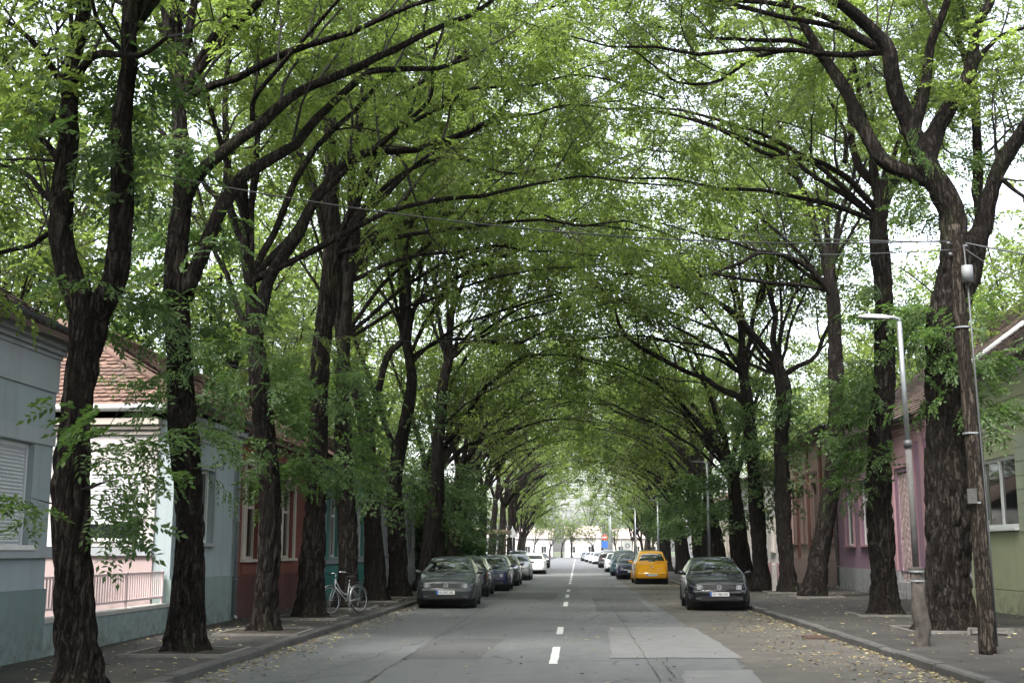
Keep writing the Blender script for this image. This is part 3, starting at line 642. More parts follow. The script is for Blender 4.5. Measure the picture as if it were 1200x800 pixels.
# ---- farther trees of both rows: a few grown kinds, copied
def generic(seed, lod, x, y, s, label, group, height=1., shoots=60):
    rng = np.random.default_rng(seed); t = Tree('street_tree', label, (x, y), seed, lod, group)
    b = t.base; lean = rng.uniform(-.2, .45); fk = b + np.array([s*lean*1.6, rng.uniform(-.3, .3), rng.uniform(4.6, 5.8)])
    mid = b + (fk-b)*.5 + np.array([rng.uniform(-.12, .12), rng.uniform(-.1, .1), 0])
    Q = t.trunk([b, mid, fk], [.36, .30, .24]); arch_limbs(t, b, 14, s, fk - np.array([0, 0, .35]), rng, .17)
    if shoots: t.shoots(Q, 2.8, 5.5, shoots, 1.)
    return t.done()
ORD = ['ninth', 'tenth', 'eleventh', 'twelfth', 'thirteenth', 'fourteenth', 'fifteenth', 'sixteenth', 'seventeenth', 'eighteenth', 'nineteenth', 'twentieth']
def low_tree(seed, x, y, s, label, group):
    rng = np.random.default_rng(seed); t = Tree('street_tree', label, (x, y), seed, 2, group); b = t.base; f = b + [s*.2, 0, 2.9]
    t.trunk([b, b + [0, .05, 1.5], f], [.26, .21, .18])
    for (dx, dz, dy) in ((5.6, 3.1, 1.2), (5.2, 4.4, -1.6), (3.5, 6.6, 1.), (1., 8., -1.), (-2.4, 6., 1.5), (6.6, 5.6, 0)): t.limb([f - [0, 0, .2], f + [s*dx*.3, dy*.3, dz*.6], f + [s*dx*.65, dy*.7, dz*.95], f + [s*dx, dy, dz]], .10, .02, .25, 1.2, .02, 2.2)
    return t.done()
def lab(side, k):
    n0 = 0 if side == 'left' else -3
    i = k + n0
    names = ['sixth', 'seventh', 'eighth'] + ORD
    i2 = k + (3 if side == 'left' else 0)
    names = names + ['twenty-first', 'twenty-second', 'twenty-third', 'twenty-fourth', 'twenty-fifth', 'twenty-sixth']
    return '%s trunk of the %s tree row counting from the camera' % (names[i2], side)
FARL = [48.8, 53.4, 58.0, 62.8, 67.3, 72, 86.5, 90.4, 95.2, 101, 108, 116, 124, 133]
FARR = [51.6, 55.8, 60.2, 64.8, 69.2, 73.9, 78.4, 83.1, 87.9, 92.5, 97.4, 103, 110, 118, 126, 135]
rr = random.Random(4)
LOWP = {}
def row(Ys, x0, s, side, group, seeds):
    protos = []
    for k, y in enumerate(Ys):
        x = x0 + rr.uniform(-.35, .35)
        if k < 4: protos.append(generic(seeds + k, 1 if k < 2 else 2, x, y, s, lab(side, k), group, shoots=12)); continue
        if y > 112:                                   # lower, lighter trees narrowing the arch
            if not LOWP.get(s): LOWP[s] = True; protos.append(low_tree(seeds + 40, x, y, s, lab(side, k), group)); lowp = protos[-1]; continue
            o = copy_tree(lowp); o.location = (x, y, KERB - .02); o.rotation_euler = (0, 0, rr.uniform(-.8, .8)); o.scale = (rr.uniform(.85, 1.1), 1, rr.uniform(.85, 1.2)); o['label'] = lab(side, k); continue
        src = protos[k % 4 if k % 4 > 0 else 3] if k > 7 else protos[k % 4]; al = kids[src.name]
        if s > 0: kids[src.name] = [q for q in al if not q.name.startswith('trunk_shoots')]
        o = copy_tree(src); kids[src.name] = al; o.location = (x, y, KERB - .02)
        o.rotation_euler = (0, 0, rr.uniform(-.6, .6)); sc = rr.uniform(.88, 1.1); o.scale = (sc, sc, sc*rr.uniform(.95, 1.05)); o['label'] = lab(side, k); o['group'] = group
    return protos
pl = row(FARL, -5.9, 1, 'left', GL, 60); pr_ = row(FARR, 7.2, -1, 'right', GR, 80)
# trees next to the camera, whose crowns hang into the top of the picture
nl = generic(131, 0, -5.8, 8.4, 1, 'street tree beside the camera on the left, only its leaves reaching into the picture', GL, shoots=0)
nr = generic(137, 0, 7.1, 8.6, -1, 'right street tree just outside the picture, nearer than the massive one', GR, shoots=0)
for (x, y, p, lb, gp) in ((-5.8, 3.6, nl, 'unseen street tree added for shade near the camera on the left', GL), (7.1, 6.0, nr, 'unseen street tree added for shade near the camera on the right', GR),
                          (-5.8, -1.5, nl, 'farther unseen street tree added for shade behind the camera on the left', GL), (7.1, 0.0, nr, 'farther unseen street tree added for shade behind the camera on the right', GR)):
    o = copy_tree(p); o.location = (x, y, KERB - .02); o.rotation_euler = (0, 0, rr.uniform(-.3, .3)); o['label'] = lb; o['group'] = gp  # out-of-view copies, added so their crowns shade the foreground
# trees in the yards behind the houses and round the bright crossing at the far end
GB = 'trees in the yards behind the houses'
def yard_tree(seed, x, y, label, group):
    rng = np.random.default_rng(seed); t = Tree('yard_tree', label, (x, y), seed, 2, group); t.thin = .15; b = t.base; f = b + [0, 0, 4.]
    t.trunk([b, b + [.1, .05, 2.], f], [.30, .25, .2])
    for k in range(10): an = k*2.4; rr_ = rng.uniform(1.2, 4.6); dz = rng.uniform(3.5, 10.5) - rr_*.5; v = np.array([math.cos(an)*rr_, math.sin(an)*rr_, 0]); t.limb([f - [0, 0, .3], f + v*.25 + [0, 0, dz*.45], f + v*.7 + [0, 0, dz*.85], f + v + [0, 0, dz]], .11, .02, .2, 1.2, .02, 2.6)
    return t.done()
YARD = [(-15, 30, .95), (-16, 38, 1.05), (-14.5, 47, 1.1), (-15, 56, 1.1), (-15, 65, 1.15), (-17, 76, 1.15), (-15, 88, 1.1), (-16, 101, 1.1), (17.5, 41, 1.), (18.5, 50, 1.05), (17, 60, 1.05), (18, 71, 1.1), (18, 84, 1.1), (18, 100, 1.1), (18, 116, 1.1), (-22, 24, .7)]
YP = []
for i, (x, y, sc) in enumerate(YARD):
    if i < 2: YP.append(yard_tree(500 + i, x, y, 'x', GB)); o = YP[-1]
    else: o = copy_tree(YP[i % 2])
    o.location = (x, y, KERB - .02); o.rotation_euler = (0, 0, rr.uniform(0, 6.2)); o.scale = (sc*1.15, sc*1.15, sc*1.1)
    o['label'] = 'leafy yard tree rising behind ' + (['the light blue house', 'the red-brown house', 'the sea-green house', 'the grey-white house', 'the far end of the grey-white house', 'the left thicket', 'the flat-roofed shelter', 'the far pale house on the left', 'the purple house', 'the joint of the purple and beige houses', 'the beige-pink house', 'the pale house with a dull pink plinth', 'the far cream house', 'the farthest cream house wall on the right', 'the farthest grey house on the right', 'the railed yard, smallest of its kind'])[i]; o['group'] = GB + (' on the left' if x < 0 else ' on the right')
for i, (x, y, sc) in enumerate(((-8, 148, .9), (-9.5, 168, .9), (-10, 192, .9), (-14, 222, 1.), (8.5, 146, .9), (9, 160, .9), (8.5, 178, .95), (9, 200, .95), (10, 228, 1.), (14, 250, 1.1), (-24, 272, 1.1), (-3.5, 282, .8), (6, 286, .95), (-10, 284, .85), (4, 325, 1.2), (-8, 330, 1.25), (18, 290, 1.3), (-34, 320, 1.3), (32, 280, 1.2))):
    o = copy_tree((pl[:4] + pr_[:4])[2 + (i % 2)*4 + (i//2 % 2)] if y > 300 else (pl[-1], pr_[-1])[i % 2]); o.location = (x, y, KERB - .02); o.rotation_euler = (0, 0, rr.uniform(0, 6.2)); o.scale = (sc*1.2,)*3
    ow = ['first', 'second', 'third', 'fourth', 'fifth']
    o['label'] = ('%s sunlit tree from the camera on the left past the shady rows' % ow[i]) if i < 4 else ('%s sunlit tree from the camera on the right past the shady rows' % ow[i-4]) if i < 9 else 'bright green tree %s' % {9: 'left of all the white end houses', 10: 'before the gap left of the white house that closes the road', 11: 'at the right corner of the white house that closes the road', 12: 'before the right end of the long white house', 13: 'behind the white house that closes the road', 14: 'behind the gap between the two white end houses', 15: 'before the cream end house on the right', 16: 'behind the leftmost low white house', 17: 'right of all the end houses'}.get(i, 'at the far end'); o['group'] = 'sunlit trees beyond the crossing'
# dense shrubs between the left trees past the last house
def shrub(x, y, w, h, seed, label, lod=1):
    rng = np.random.default_rng(seed); root = thing('dense_shrub', label, 'shrub', (x, y, KERB - .02), group='shrubs along the left pavement'); m = MB(); st = MB(); pos = []; dr = []
    for k in range(9):
        a = rng.uniform(0, 6.28); d = np.array([math.cos(a)*.5, math.sin(a)*.5, 1.]); B = branch_path(np.array([math.cos(a)*.15, math.sin(a)*.15, 0]), d, h*rng.uniform(.7, .95), rng, .02, .12); st.tube(B, np.linspace(.035, .008, len(B)), 6)
        T = np.gradient(B, axis=0)
        for i in range(1, len(B)):
            for q in range(7):
                v = unit(rng.normal(0, 1, 3))*np.array([w, w, .7]) * rng.uniform(.2, .75); pos.append(B[i] + v*.75); dr.append(v + np.array([0, 0, -.2]))
    pos = np.array(pos); pos[:, 2] = np.maximum(pos[:, 2], .25)
    place_twigs(m, pos, np.array(dr), lod, rng, scale=1.1); m.build('foliage', [LEAFB], root); st.build('stem', [TWIG], root)
for i, (x, y, w, h, lb) in enumerate(((-7.0, 61, 1.3, 4.2, 'tall dark shrub right after the grey-white house'), (-7.6, 64.5, 1.5, 5.0, 'tall dark shrub, second after the grey-white house'), (-8.8, 68.5, 1.3, 4.4, 'broad dark shrub in the middle of the left thicket'),
                                  (-9.6, 72.5, 1.2, 4.2, 'dark shrub just before the flat-roofed shelter'), (-9.4, 79, 1.5, 4.5, 'dark shrub behind the flat-roofed shelter'), (-10.4, 88, 1.4, 4, 'green shrub beyond the flat-roofed shelter'), (-8.8, 60, 1.5, 6, 'tallest dark shrub at the corner of the grey-white house'))):
    shrub(x, y, w, h, 300 + i, lb)
for i, (x, y, sc, lb) in enumerate(((-6, 268, 1., 'low sunlit tree in front of the long white end house'), (-1.2, 274, .9, 'low sunlit tree in the middle of the end of the road'), (3.8, 270, .95, 'low sunlit tree at the right of the road end'), (8.5, 266, 1., 'low sunlit tree in front of the cream end house'))):
    o = copy_tree((pl[-1], pr_[-1])[i % 2]); o.location = (x, y, KERB - .02); o.rotation_euler = (0, 0, i*1.7); o.scale = (sc, sc, sc*.85); o['label'] = lb; o['group'] = 'sunlit trees beyond the crossing'

# ---------------------------------------------------------------- houses
TEAL_H1 = wall_mat('blue_grey_plaster', (.27, .31, .32)); TEAL_BAND = wall_mat('pale_blue_plaster', (0.302, 0.319, 0.328)); TEAL_PL = wall_mat('teal_plinth', (0.143, 0.189, 0.181), .5)
PINKW = wall_mat('pale_pink_plaster', (0.386, 0.302, 0.29), .2); WHITEW = wall_mat('white_plaster', (0.47, 0.445, 0.433), .2); BLUEW = wall_mat('light_blue_plaster', (0.302, 0.353, 0.361)); BLUEPL = wall_mat('sea_green_plinth', (0.202, 0.26, 0.244), .5)
REDW = wall_mat('red_brown_plaster', (0.16, 0.0546, 0.042)); REDPL = wall_mat('dark_red_plinth', (0.084, 0.0319, 0.0286)); CREAM = wall_mat('cream_plaster', (0.437, 0.386, 0.336), .3)
GREENW = wall_mat('sea_green_plaster', (0.0756, 0.227, 0.202)); GREYW = wall_mat('grey_white_plaster', (0.336, 0.344, 0.361)); OLIVE = wall_mat('olive_plaster', (.34, .36, .23), .2); OLIVEL = wall_mat('light_olive_plaster', (0.353, 0.386, 0.286), .2)
PURP = wall_mat('purple_plaster', (.24, .15, .20), .25); PINKP = wall_mat('pink_plaster', (.36, .22, .24), .25); GREYPL = wall_mat('grey_plinth', (0.269, 0.269, 0.277), .6); BEIGE = wall_mat('beige_pink_plaster', (0.353, 0.26, 0.227), .45); BEIGEPL = wall_mat('dull_pink_plinth', (0.277, 0.193, 0.176), .5)
TILE_R = tile_mat('red_clay_tiles', (.085, .047, .035), (.155, .090, .067), .6); TILE_B = tile_mat('old_brown_tiles', (.055, .036, .028), (.12, .075, .058), .55)
TRIMW = flat('white_window_paint', (.62, .62, .59), .45); SHUT = flat('shutter_slats', (.50, .51, .52), .5); DARKW = flat('dark_wood', (.055, .032, .025), .6); GREENW2 = flat('green_fascia', (.03, .12, .09), .6)
CURT = flat('curtain_cloth', (.30, .34, .26), .9); PINKRAIL = paint('pink_rail_paint', (.62, .48, .47), .5); BLIND = flat('old_blind_boards', (.16, .10, .085), .8)

class House:
    """fronts run along the street; u = metres along it from y0, z = height, d = depth into the plot"""
    def __init__(s, label, side, xf, y0, y1, h, depth=8.):
        s.s = -1 if side == 'left' else 1; s.xf, s.y0, s.L, s.h, s.dep = xf, y0, y1 - y0, h, depth
        s.root = thing('house', label, 'house', (xf, y0, KERB - .03), group='houses on the %s side' % side); s.ch = []
    def P(s, m):                                # (u, d, z) -> local x, y, z
        m.v = [np.stack([v[:, 1]*s.s, v[:, 0], v[:, 2]], 1) for v in m.v]
        if s.s < 0: pass
        fl = s.s < 0
        if not fl: return m
        return m
    def out(s, m, name, mat, parent=None):
        m = s.P(m)
        if s.s > 0: m.f = [(f[:, ::-1], a, b) for f, a, b in m.f]
        return m.build(name, mat, parent or s.root)
    def wall(s, mat, openings, z0, z1, th=.32, name='wall', d0=0.):
        """front wall sliced round its openings (u0, u1, z0, z1), plus the side and rear walls"""
        m = MB(); us = sorted({0, s.L, *[o[0] for o in openings], *[o[1] for o in openings]})
        for a, b in zip(us, us[1:]):
            os_ = sorted([o for o in openings if o[0] <= a + 1e-6 and o[1] >= b - 1e-6], key=lambda o: o[2]); z = z0
            for o in os_:
                if o[2] > z: m.box((a, d0, z), (b, th, o[2]))
                z = o[3]
            if z < z1: m.box((a, d0, z), (b, th, z1))
        m.box((0, th, z0), (.3, s.dep, z1)); m.box((s.L - .3, th, z0), (s.L, s.dep, z1)); m.box((.3, s.dep - .3, z0), (s.L - .3, s.dep, z1))
        s.out(m, name, mat)
        m = MB().box((.35, th + .5, .1), (s.L - .35, th + .55, z1 - .1)); s.out(m, 'inner_wall', DARKW)
    def slab(s, name, mat, u0, u1, z0, z1, out=.05, back=0.):
        m = MB().box((u0, -out, z0), (u1, back - .002, z1)); return s.out(m, name, mat)
    def cornice(s, mat, z, steps=((.05, .10), (.11, .08), (.17, .10)), u0=-.02, u1=None):
        m = MB(); u1 = u1 or s.L + .02; zz = z
        for o, hh in steps: m.box((u0, -o, zz), (u1, -.002, zz + hh)); zz += hh
        return s.out(m, 'cornice', mat)
    def gutter(s, z, out=.34, mat=None):
        m = MB(); a = np.linspace(math.pi, 2*math.pi, 9); r = .075; v = []
        for u in (-.05, s.L + .05):
            for t in a: v.append((u, -out + math.cos(t)*r, z + math.sin(t)*r))
            for t in a[::-1]: v.append((u, -out + math.cos(t)*(r-.01), z + math.sin(t)*(r-.01)))
        n = 18; m.add(v, [(i, (i+1) % n, n + (i+1) % n, n+i) for i in range(n)]); return s.out(m, 'gutter', mat or GALV)
    def downpipe(s, u, z1, mat=None):
        m = MB().tube([(u, -.10, .12), (u, -.10, z1 - .45), (u, -.14, z1 - .3), (u, -.32, z1 - .08)], .045, 10); m.tube([(u, -.10, .12), (u, -.16, .04)], .05, 10)
        for z in (.9, 2.2, 3.4): m.box((u - .06, -.15, z), (u + .06, -.002, z + .03))
        return s.out(m, 'downpipe', mat or GALV)
    def roof(s, mat, z, ridge_h, ridge_d, over=.38, hip0=0., hip1=0., tiles=True, name='roof', both=True, tw=.21, tc=.27):
        """rows of overlapping tiles; hip0 / hip1 pull the ridge in from either end"""
        m = MB(); L = s.L; e0, e1 = -over*.3, L + over*.3; slope = math.hypot(ridge_d + over, ridge_h); nr = int(slope/tc)
        rng = np.random.default_rng(int(s.y0*7) + 3)
        def course(planes):
            V = []
            for (o, uv, vv, n_, Ls, clip) in planes:
                cols = int(Ls/tw)
                for r in range(nr):
                    for c in range(cols):
                        a0 = c/cols*Ls + (r % 2)*tw*.5; a1 = a0 + Ls/cols*.96; ym = (r+.5)/nr; lo, hi = clip(ym)
                        if a0 < lo - .05 or a1 > hi + .1: continue
                        b0, b1 = r/nr*slope, min((r+1.15)/nr, 1.)*slope; k = rng.normal(0, .006)
                        p = [o + uv*a + vv*b + n_*w for a, b, w in ((a0, b0, .045+k), (a1, b0, .045+k), (a1, b1, .012), (a0, b1, .012), (a0, b0, .0), (a1, b0, .0))]
                        am = (a0+a1)/2; pm = o + uv*am + vv*(b0-.035) + n_*(.045+k)
                        V.append(p + [pm])
            if V:
                V = np.array(V); n7 = np.arange(len(V))[:, None]*7
                fl = V.reshape(-1, 3); m.add(fl, np.hstack([n7, n7+6, n7+1, n7+2, n7+3])); m.add(fl, np.hstack([n7+4, n7+5, n7+1, n7+6, n7]))
        sv = np.array([0, ridge_d + over, ridge_h])/slope; nv = np.array([0, -ridge_h, ridge_d + over])/slope
        pl = [(np.array([e0, -over, z]), np.array([1., 0, 0]), sv, nv, e1 - e0, lambda y: (hip0*y, (e1-e0) - hip1*y))]
        if hip0:
            d2 = 2*ridge_d + 0.; s2 = math.hypot(hip0, ridge_h); pl.append((np.array([e0, s.dep, z]), np.array([0, -1., 0]), np.array([hip0, 0, ridge_h])/s2*(s2/slope), np.array([-ridge_h, 0, hip0])/s2, s.dep + over, lambda y: ((s.dep-ridge_d)*y, (s.dep + over) - (ridge_d+over)*y)))
        if tiles: course(pl)
        A, B_, Cc, D = (e0, -over, z-.02), (e1, -over, z-.02), (e1 - hip1, ridge_d, z+ridge_h-.02), (e0 + hip0, ridge_d, z+ridge_h-.02)
        E, G_ = (e0, s.dep + .2, z-.02), (e1, s.dep + .2, z-.02)
        v = [A, B_, Cc, D, E, G_]; v += [(a, b, c - .09) for a, b, c in v]
        m.add(v, [(0, 1, 2, 3), (3, 2, 5, 4), (6, 9, 8, 7), (9, 10, 11, 8), (0, 6, 7, 1), (4, 5, 11, 10)], 0); m.add(v, [(0, 3, 4), (1, 5, 2), (6, 10, 9), (7, 8, 11)], 0); m.add(v, [(0, 4, 10, 6), (1, 7, 11, 5)], 0)
        if tiles: m.tube([(e0 + hip0, ridge_d, z + ridge_h + .02), (e1 - hip1, ridge_d, z + ridge_h + .02)], .10, 8)
        if tiles and hip0:
            m.tube([(e0, -over, z + .04), (e0 + hip0, ridge_d, z + ridge_h + .03)], .09, 8)
        return s.out(m, name, mat)
    def gable(s, mat, z, ridge_h, ridge_d):
        for u in (0.004, s.L - .304):
            m = MB()
            v = [(u, .02, z), (u, s.dep, z), (u, ridge_d, z + ridge_h - .12), (u+.3, .02, z), (u+.3, s.dep, z), (u+.3, ridge_d, z + ridge_h - .12)]
            m.add(v, [(0, 1, 4, 3), (1, 2, 5, 4), (2, 0, 3, 5)]); m.add(v, [(0, 2, 1), (3, 4, 5)]); s.out(m, 'gable', mat)
    def sash(s, u0, u1, z0, z1, mat=TRIMW, n=2, tr=.0, inset=.10, curtain=None, fw_=.06, surround=None, sw=.12, crown=False):
        """a window: outer frame, glass, mullions; optional plaster surround and crown"""
        m = MB(); d0, d1 = inset, inset + .07
        m.box((u0, d0, z0), (u0+fw_, d1, z1)); m.box((u1-fw_, d0, z0), (u1, d1, z1)); m.box((u0+fw_, d0, z0), (u1-fw_, d1, z0+fw_)); m.box((u0+fw_, d0, z1-fw_), (u1-fw_, d1, z1))
        w = (u1-u0)/n
        for k in range(1, n): m.box((u0+w*k-.045, d0+.004, z0+fw_), (u0+w*k+.045, d1, z1-fw_))
        if tr: zt = z0+(z1-z0)*tr; m.box((u0+fw_, d0+.008, zt-.04), (u1-fw_, d1, zt+.04))
        f = s.out(m, 'window', mat)
        s.out(MB().box((u0+.02, d1-.02, z0+.02), (u1-.02, d1-.008, z1-.02)), 'pane', GLASS, None).parent = f
        if curtain:
            q = MB(); xs = np.linspace(u0+.08, u1-.08, 26); v = []
            for i, x in enumerate(xs): v += [(x, d1+.05+.02*math.sin(i*1.9), z0+.05), (x, d1+.05+.02*math.sin(i*1.9), z1-.05)]
            q.add(v, [(2*i, 2*i+2, 2*i+3, 2*i+1) for i in range(25)]); s.out(q, 'curtain', CURT).parent = f
        if surround:
            m = MB(); a, b = u0-sw, u1+sw; m.box((a, -.055, z0), (u0, -.002, z1)); m.box((u1, -.055, z0), (b, -.002, z1)); m.box((a, -.055, z1), (b, -.002, z1+sw))
            if crown:
                m.box((a-.05, -.09, z1+sw+.22), (b+.05, -.002, z1+sw+.30)); m.box((a-.02, -.12, z1+sw+.30), (b+.02, -.002, z1+sw+.35)); m.box((a+.02, -.045, z1+sw), (a+.16, -.002, z1+sw+.22)); m.box((b-.16, -.045, z1+sw), (b-.02, -.002, z1+sw+.22))
                m.box(((a+b)/2-.16, -.07, z1+sw+.02), ((a+b)/2+.16, -.002, z1+sw+.22))
            s.out(m, 'window_surround', surround).parent = f
        q = MB().box((u0-sw-.04 if surround else u0-.03, -.12, z0-.07), ((u1+sw+.04) if surround else u1+.03, d0, z0-.002)); s.out(q, 'sill', surround or mat).parent = f
        return f
    def shutter(s, u0, u1, z0, z1, drop=1., inset=.14):
        """roller shutter let down over a window"""
        f = s.sash(u0, u1, z0, z1, n=1, inset=inset+.05); m = MB(); n = int((z1-z0)*drop/.052)
        for k in range(n):
            za = z1 - .05 - (k+1)*.052
            v = [(u0+.05, inset-.012, za), (u0+.05, inset-.028, za+.024), (u0+.05, inset-.012, za+.047), (u1-.05, inset-.012, za), (u1-.05, inset-.028, za+.024), (u1-.05, inset-.012, za+.047), (u0+.05, inset+.006, za+.047), (u1-.05, inset+.006, za+.047), (u0+.05, inset+.006, za), (u1-.05, inset+.006, za)]
            m.add(v, [(0, 3, 4, 1), (1, 4, 5, 2), (2, 5, 7, 6), (8, 9, 3, 0), (6, 7, 9, 8)])
        m.box((u0+.001, inset-.05, z0), (u0+.05, inset+.03, z1)); m.box((u1-.05, inset-.05, z0), (u1-.001, inset+.03, z1)); m.box((u0+.05, inset-.05, z1-.07), (u1-.05, inset+.03, z1))
        s.out(m, 'roller_shutter', SHUT).parent = f; return f

# left: blue-grey house cut by the picture's edge
h = House('blue-grey house with a closed roller shutter at the left edge', 'left', FL, 6.0, 17.35, 4.6)
uw0, uw1 = 8.3, 10.75
h.wall(TEAL_H1, [(uw0, uw1, 1.62, 3.05)], 1.0, 4.35); h.slab('plinth', TEAL_PL, -.01, h.L+.015, -.1, 1.0, .035, .32)
h.slab('sill_band', TEAL_BAND, 0, h.L+.02, 1.44, 1.6, .09); h.slab('lintel_band', TEAL_BAND, 0, h.L+.01, 3.06, 3.28, .03); h.slab('frieze', TEAL_BAND, 0, h.L+.01, 3.85, 4.35, .03)
h.shutter(uw0, uw1, 1.62, 3.05); h.cornice(TEAL_BAND, 4.35, ((.06, .06), (.12, .07), (.22, .12))); h.gutter(4.72, .36, DGREY); h.roof(TILE_B, 4.64, 2.6, 4., tiles=True); h.gable(TEAL_H1, 4.35, 2.9, 4.)
# left: light blue house whose side wall looks down the street over the railed yard
h = House('light blue house with red tiled hipped roof and pink side wall behind the railed yard', 'left', FL - .0, 22.8, 27.1, 4.4, 7.5)
h.wall(BLUEW, [(1.2, 2.5, 1.7, 3.2)], 1.0, 4.05); h.slab('plinth', BLUEPL, -.012, h.L, -.1, 1.0, .035, .32); h.sash(1.2, 2.5, 1.7, 3.2, n=2, surround=TEAL_BAND)
h.cornice(GREYW, 3.75, ((.04, .12), (.10, .08), (.16, .12), (.26, .10))); h.gutter(4.40, .37, GALV); h.downpipe(h.L - .18, 4.35)
h.roof(TILE_R, 4.32, 2.2, 3.7, hip0=2.9, tw=.20, tc=.19)
m = MB()                                      # side wall skins, facing the yard (towards the camera)
def side(u, d0, d1, z0, z1, t=.04): return MB().box((u - t, d0, z0), (u - .002, d1, z1))
h.out(side(0, .34, 7.4, 1.62, 4.05, .045), 'side_wall', WHITEW); h.out(side(0, .34, 7.4, 0, 1.45, .045), 'side_wall', PINKW); h.out(side(0, .34, 7.4, 1.45, 1.60, .10), 'sill_band', TEAL_BAND)
for z, t, hh in ((3.45, .06, .03), (3.76, .09, .05), (3.86, .14, .06), (3.95, .2, .12)): h.out(side(0, .30, 7.4, z, z + hh, t), 'cornice', CREAM)
m = MB().tube([(-.24, -.35, 4.28), (-.24, 7.4, 4.24)], .075, 10); h.out(m, 'gutter', WHITEP)
m = MB(); m.box((-.075, .55, 1.72), (-.046, .60, 3.05)); m.box((-.075, 1.60, 1.72), (-.046, 1.65, 3.05)); m.box((-.075, .60, 3.0), (-.046, 1.60, 3.05)); m.box((-.075, .60, 1.72), (-.046, 1.60, 1.78)); f = h.out(m, 'window', TRIMW)
h.out(MB().box((-.055, .60, 1.78), (-.05, 1.60, 3.0)), 'pane', GLASS).parent = f
m = MB()
for k in range(18): m.box((-.075, .60, 2.98 - (k+1)*.052), (-.058 - .006, 1.60, 2.98 - (k+1)*.052 + .043))
h.out(m, 'roller_shutter', SHUT).parent = f
# pink railing on its low wall
r = thing('pink_railing', 'pink metal railing on a low sea-green wall between two left houses', 'railing', (FL, 17.36, KERB - .03))
MB().box((-.22, 0, -.05), (0, 5.40, .50)).build('low_wall', BLUEPL, r); MB().box((-.25, .0, .50), (.03, 5.40, .56)).build('coping', CONC, r)
m = MB(); m.box((-.13, .03, 1.12), (-.09, 5.37, 1.16)); m.box((-.13, .03, .66), (-.09, 5.37, .70))
for k in range(48): y = .09 + k*.112; m.box((-.118, y, .702), (-.102, y + .028, 1.118))
m.build('rail_panel', PINKRAIL, r)
for y in (.0, 1.75, 3.5, 5.34): MB().box((-.13, y, .56), (-.09, y + .04, 1.18)).build('post', PINKRAIL, r)
# red house
h = House('red-brown house with tall cream-framed windows on the left', 'left', FL - .02, 27.1, 36.35, 4.0, 8)
op = [(.75, 2.05, 1.35, 3.15), (4.35, 5.65, 1.35, 3.15), (7.75, 8.85, .05, 3.1)]
h.wall(REDW, [op[0], op[1], (7.75, 8.85, .95, 3.1)], .95, 3.95)
h.slab('plinth', REDPL, 0, 7.60, -.1, .95, .04, .32); h.slab('plinth', REDPL, 9.0, h.L, -.1, .95, .04, .32)
for o in op[:2]: h.sash(*o, n=2, tr=.68, surround=CREAM, sw=.16, crown=True, mat=CREAM, curtain=True)
f = h.sash(7.75, 8.85, .0, 3.1, n=2, tr=.78, surround=CREAM, sw=.14, crown=True, mat=DARKW); f.name = 'door'
for a, b in ((.75, 2.05), (4.35, 5.65)): h.slab('apron_panel', REDW, a - .1, b + .1, 1.0, 1.24, .03)
h.slab('brick_frieze', wall_mat('brick_red', (0.218, 0.0504, 0.0378), .3), 0, h.L, 3.62, 3.94, .05); h.cornice(REDW, 3.95, ((.07, .08), (.14, .08), (.22, .10))); h.gutter(4.28, .38, REDPL); h.roof(TILE_R, 4.22, 2.7, 4., tw=.22, tc=.24); h.gable(REDW, 3.95, 2.95, 4.)
# sea-green house
h = House('bright sea-green house with pale pilasters on the left, behind the bicycle', 'left', FL - .01, 36.37, 44.6, 4.3, 8)
op = [(1.3, 2.6, 1.35, 3.2), (3.9, 5.2, 1.35, 3.2), (6.1, 7.3, 1.35, 3.2)]
h.wall(GREENW, op, .9, 4.2); h.slab('plinth', wall_mat('deep_sea_green', (0.0378, 0.185, 0.16)), 0, h.L, -.1, .9, .035, .32)
for o in op: h.sash(*o, n=2, tr=.7, surround=TEAL_BAND, sw=.14, mat=TRIMW)
for u in (.06, 3.1, 5.5, 7.75): h.slab('pilaster', TEAL_BAND, u, u + .4, .92, 4.2, .07)
h.slab('sill_band', TEAL_BAND, .5, h.L - .1, 1.14, 1.26, .10); h.cornice(GREENW2, 4.2); h.gutter(4.56, .38, DGREY); h.downpipe(h.L - .1, 4.5); h.roof(TILE_B, 4.5, 2.4, 4.); h.gable(GREENW, 4.2, 2.7, 4.)
# grey-white house
h = House('grey-white house with dark sills at the end of the left terrace', 'left', FL - .02, 45.0, 58.0, 4.2, 8)
op = [(1.2, 2.4, 1.4, 3.0), (4.2, 5.4, 1.4, 3.0), (7.2, 8.4, 1.4, 3.0), (10.2, 11.4, 1.4, 3.0)]
h.wall(GREYW, op, .8, 4.1); h.slab('plinth', GREYPL, 0, h.L, -.1, .8, .035, .32)
for o in op: h.sash(*o, n=2, surround=TEAL_BAND, sw=.12, mat=DARKW)
h.slab('string_course', DARKW, 0, h.L, 3.35, 3.45, .05); h.cornice(GREYW, 4.1); h.gutter(4.46, .38); h.roof(TILE_R, 4.4, 2.4, 4.); h.gable(GREYW, 4.1, 2.7, 4.)
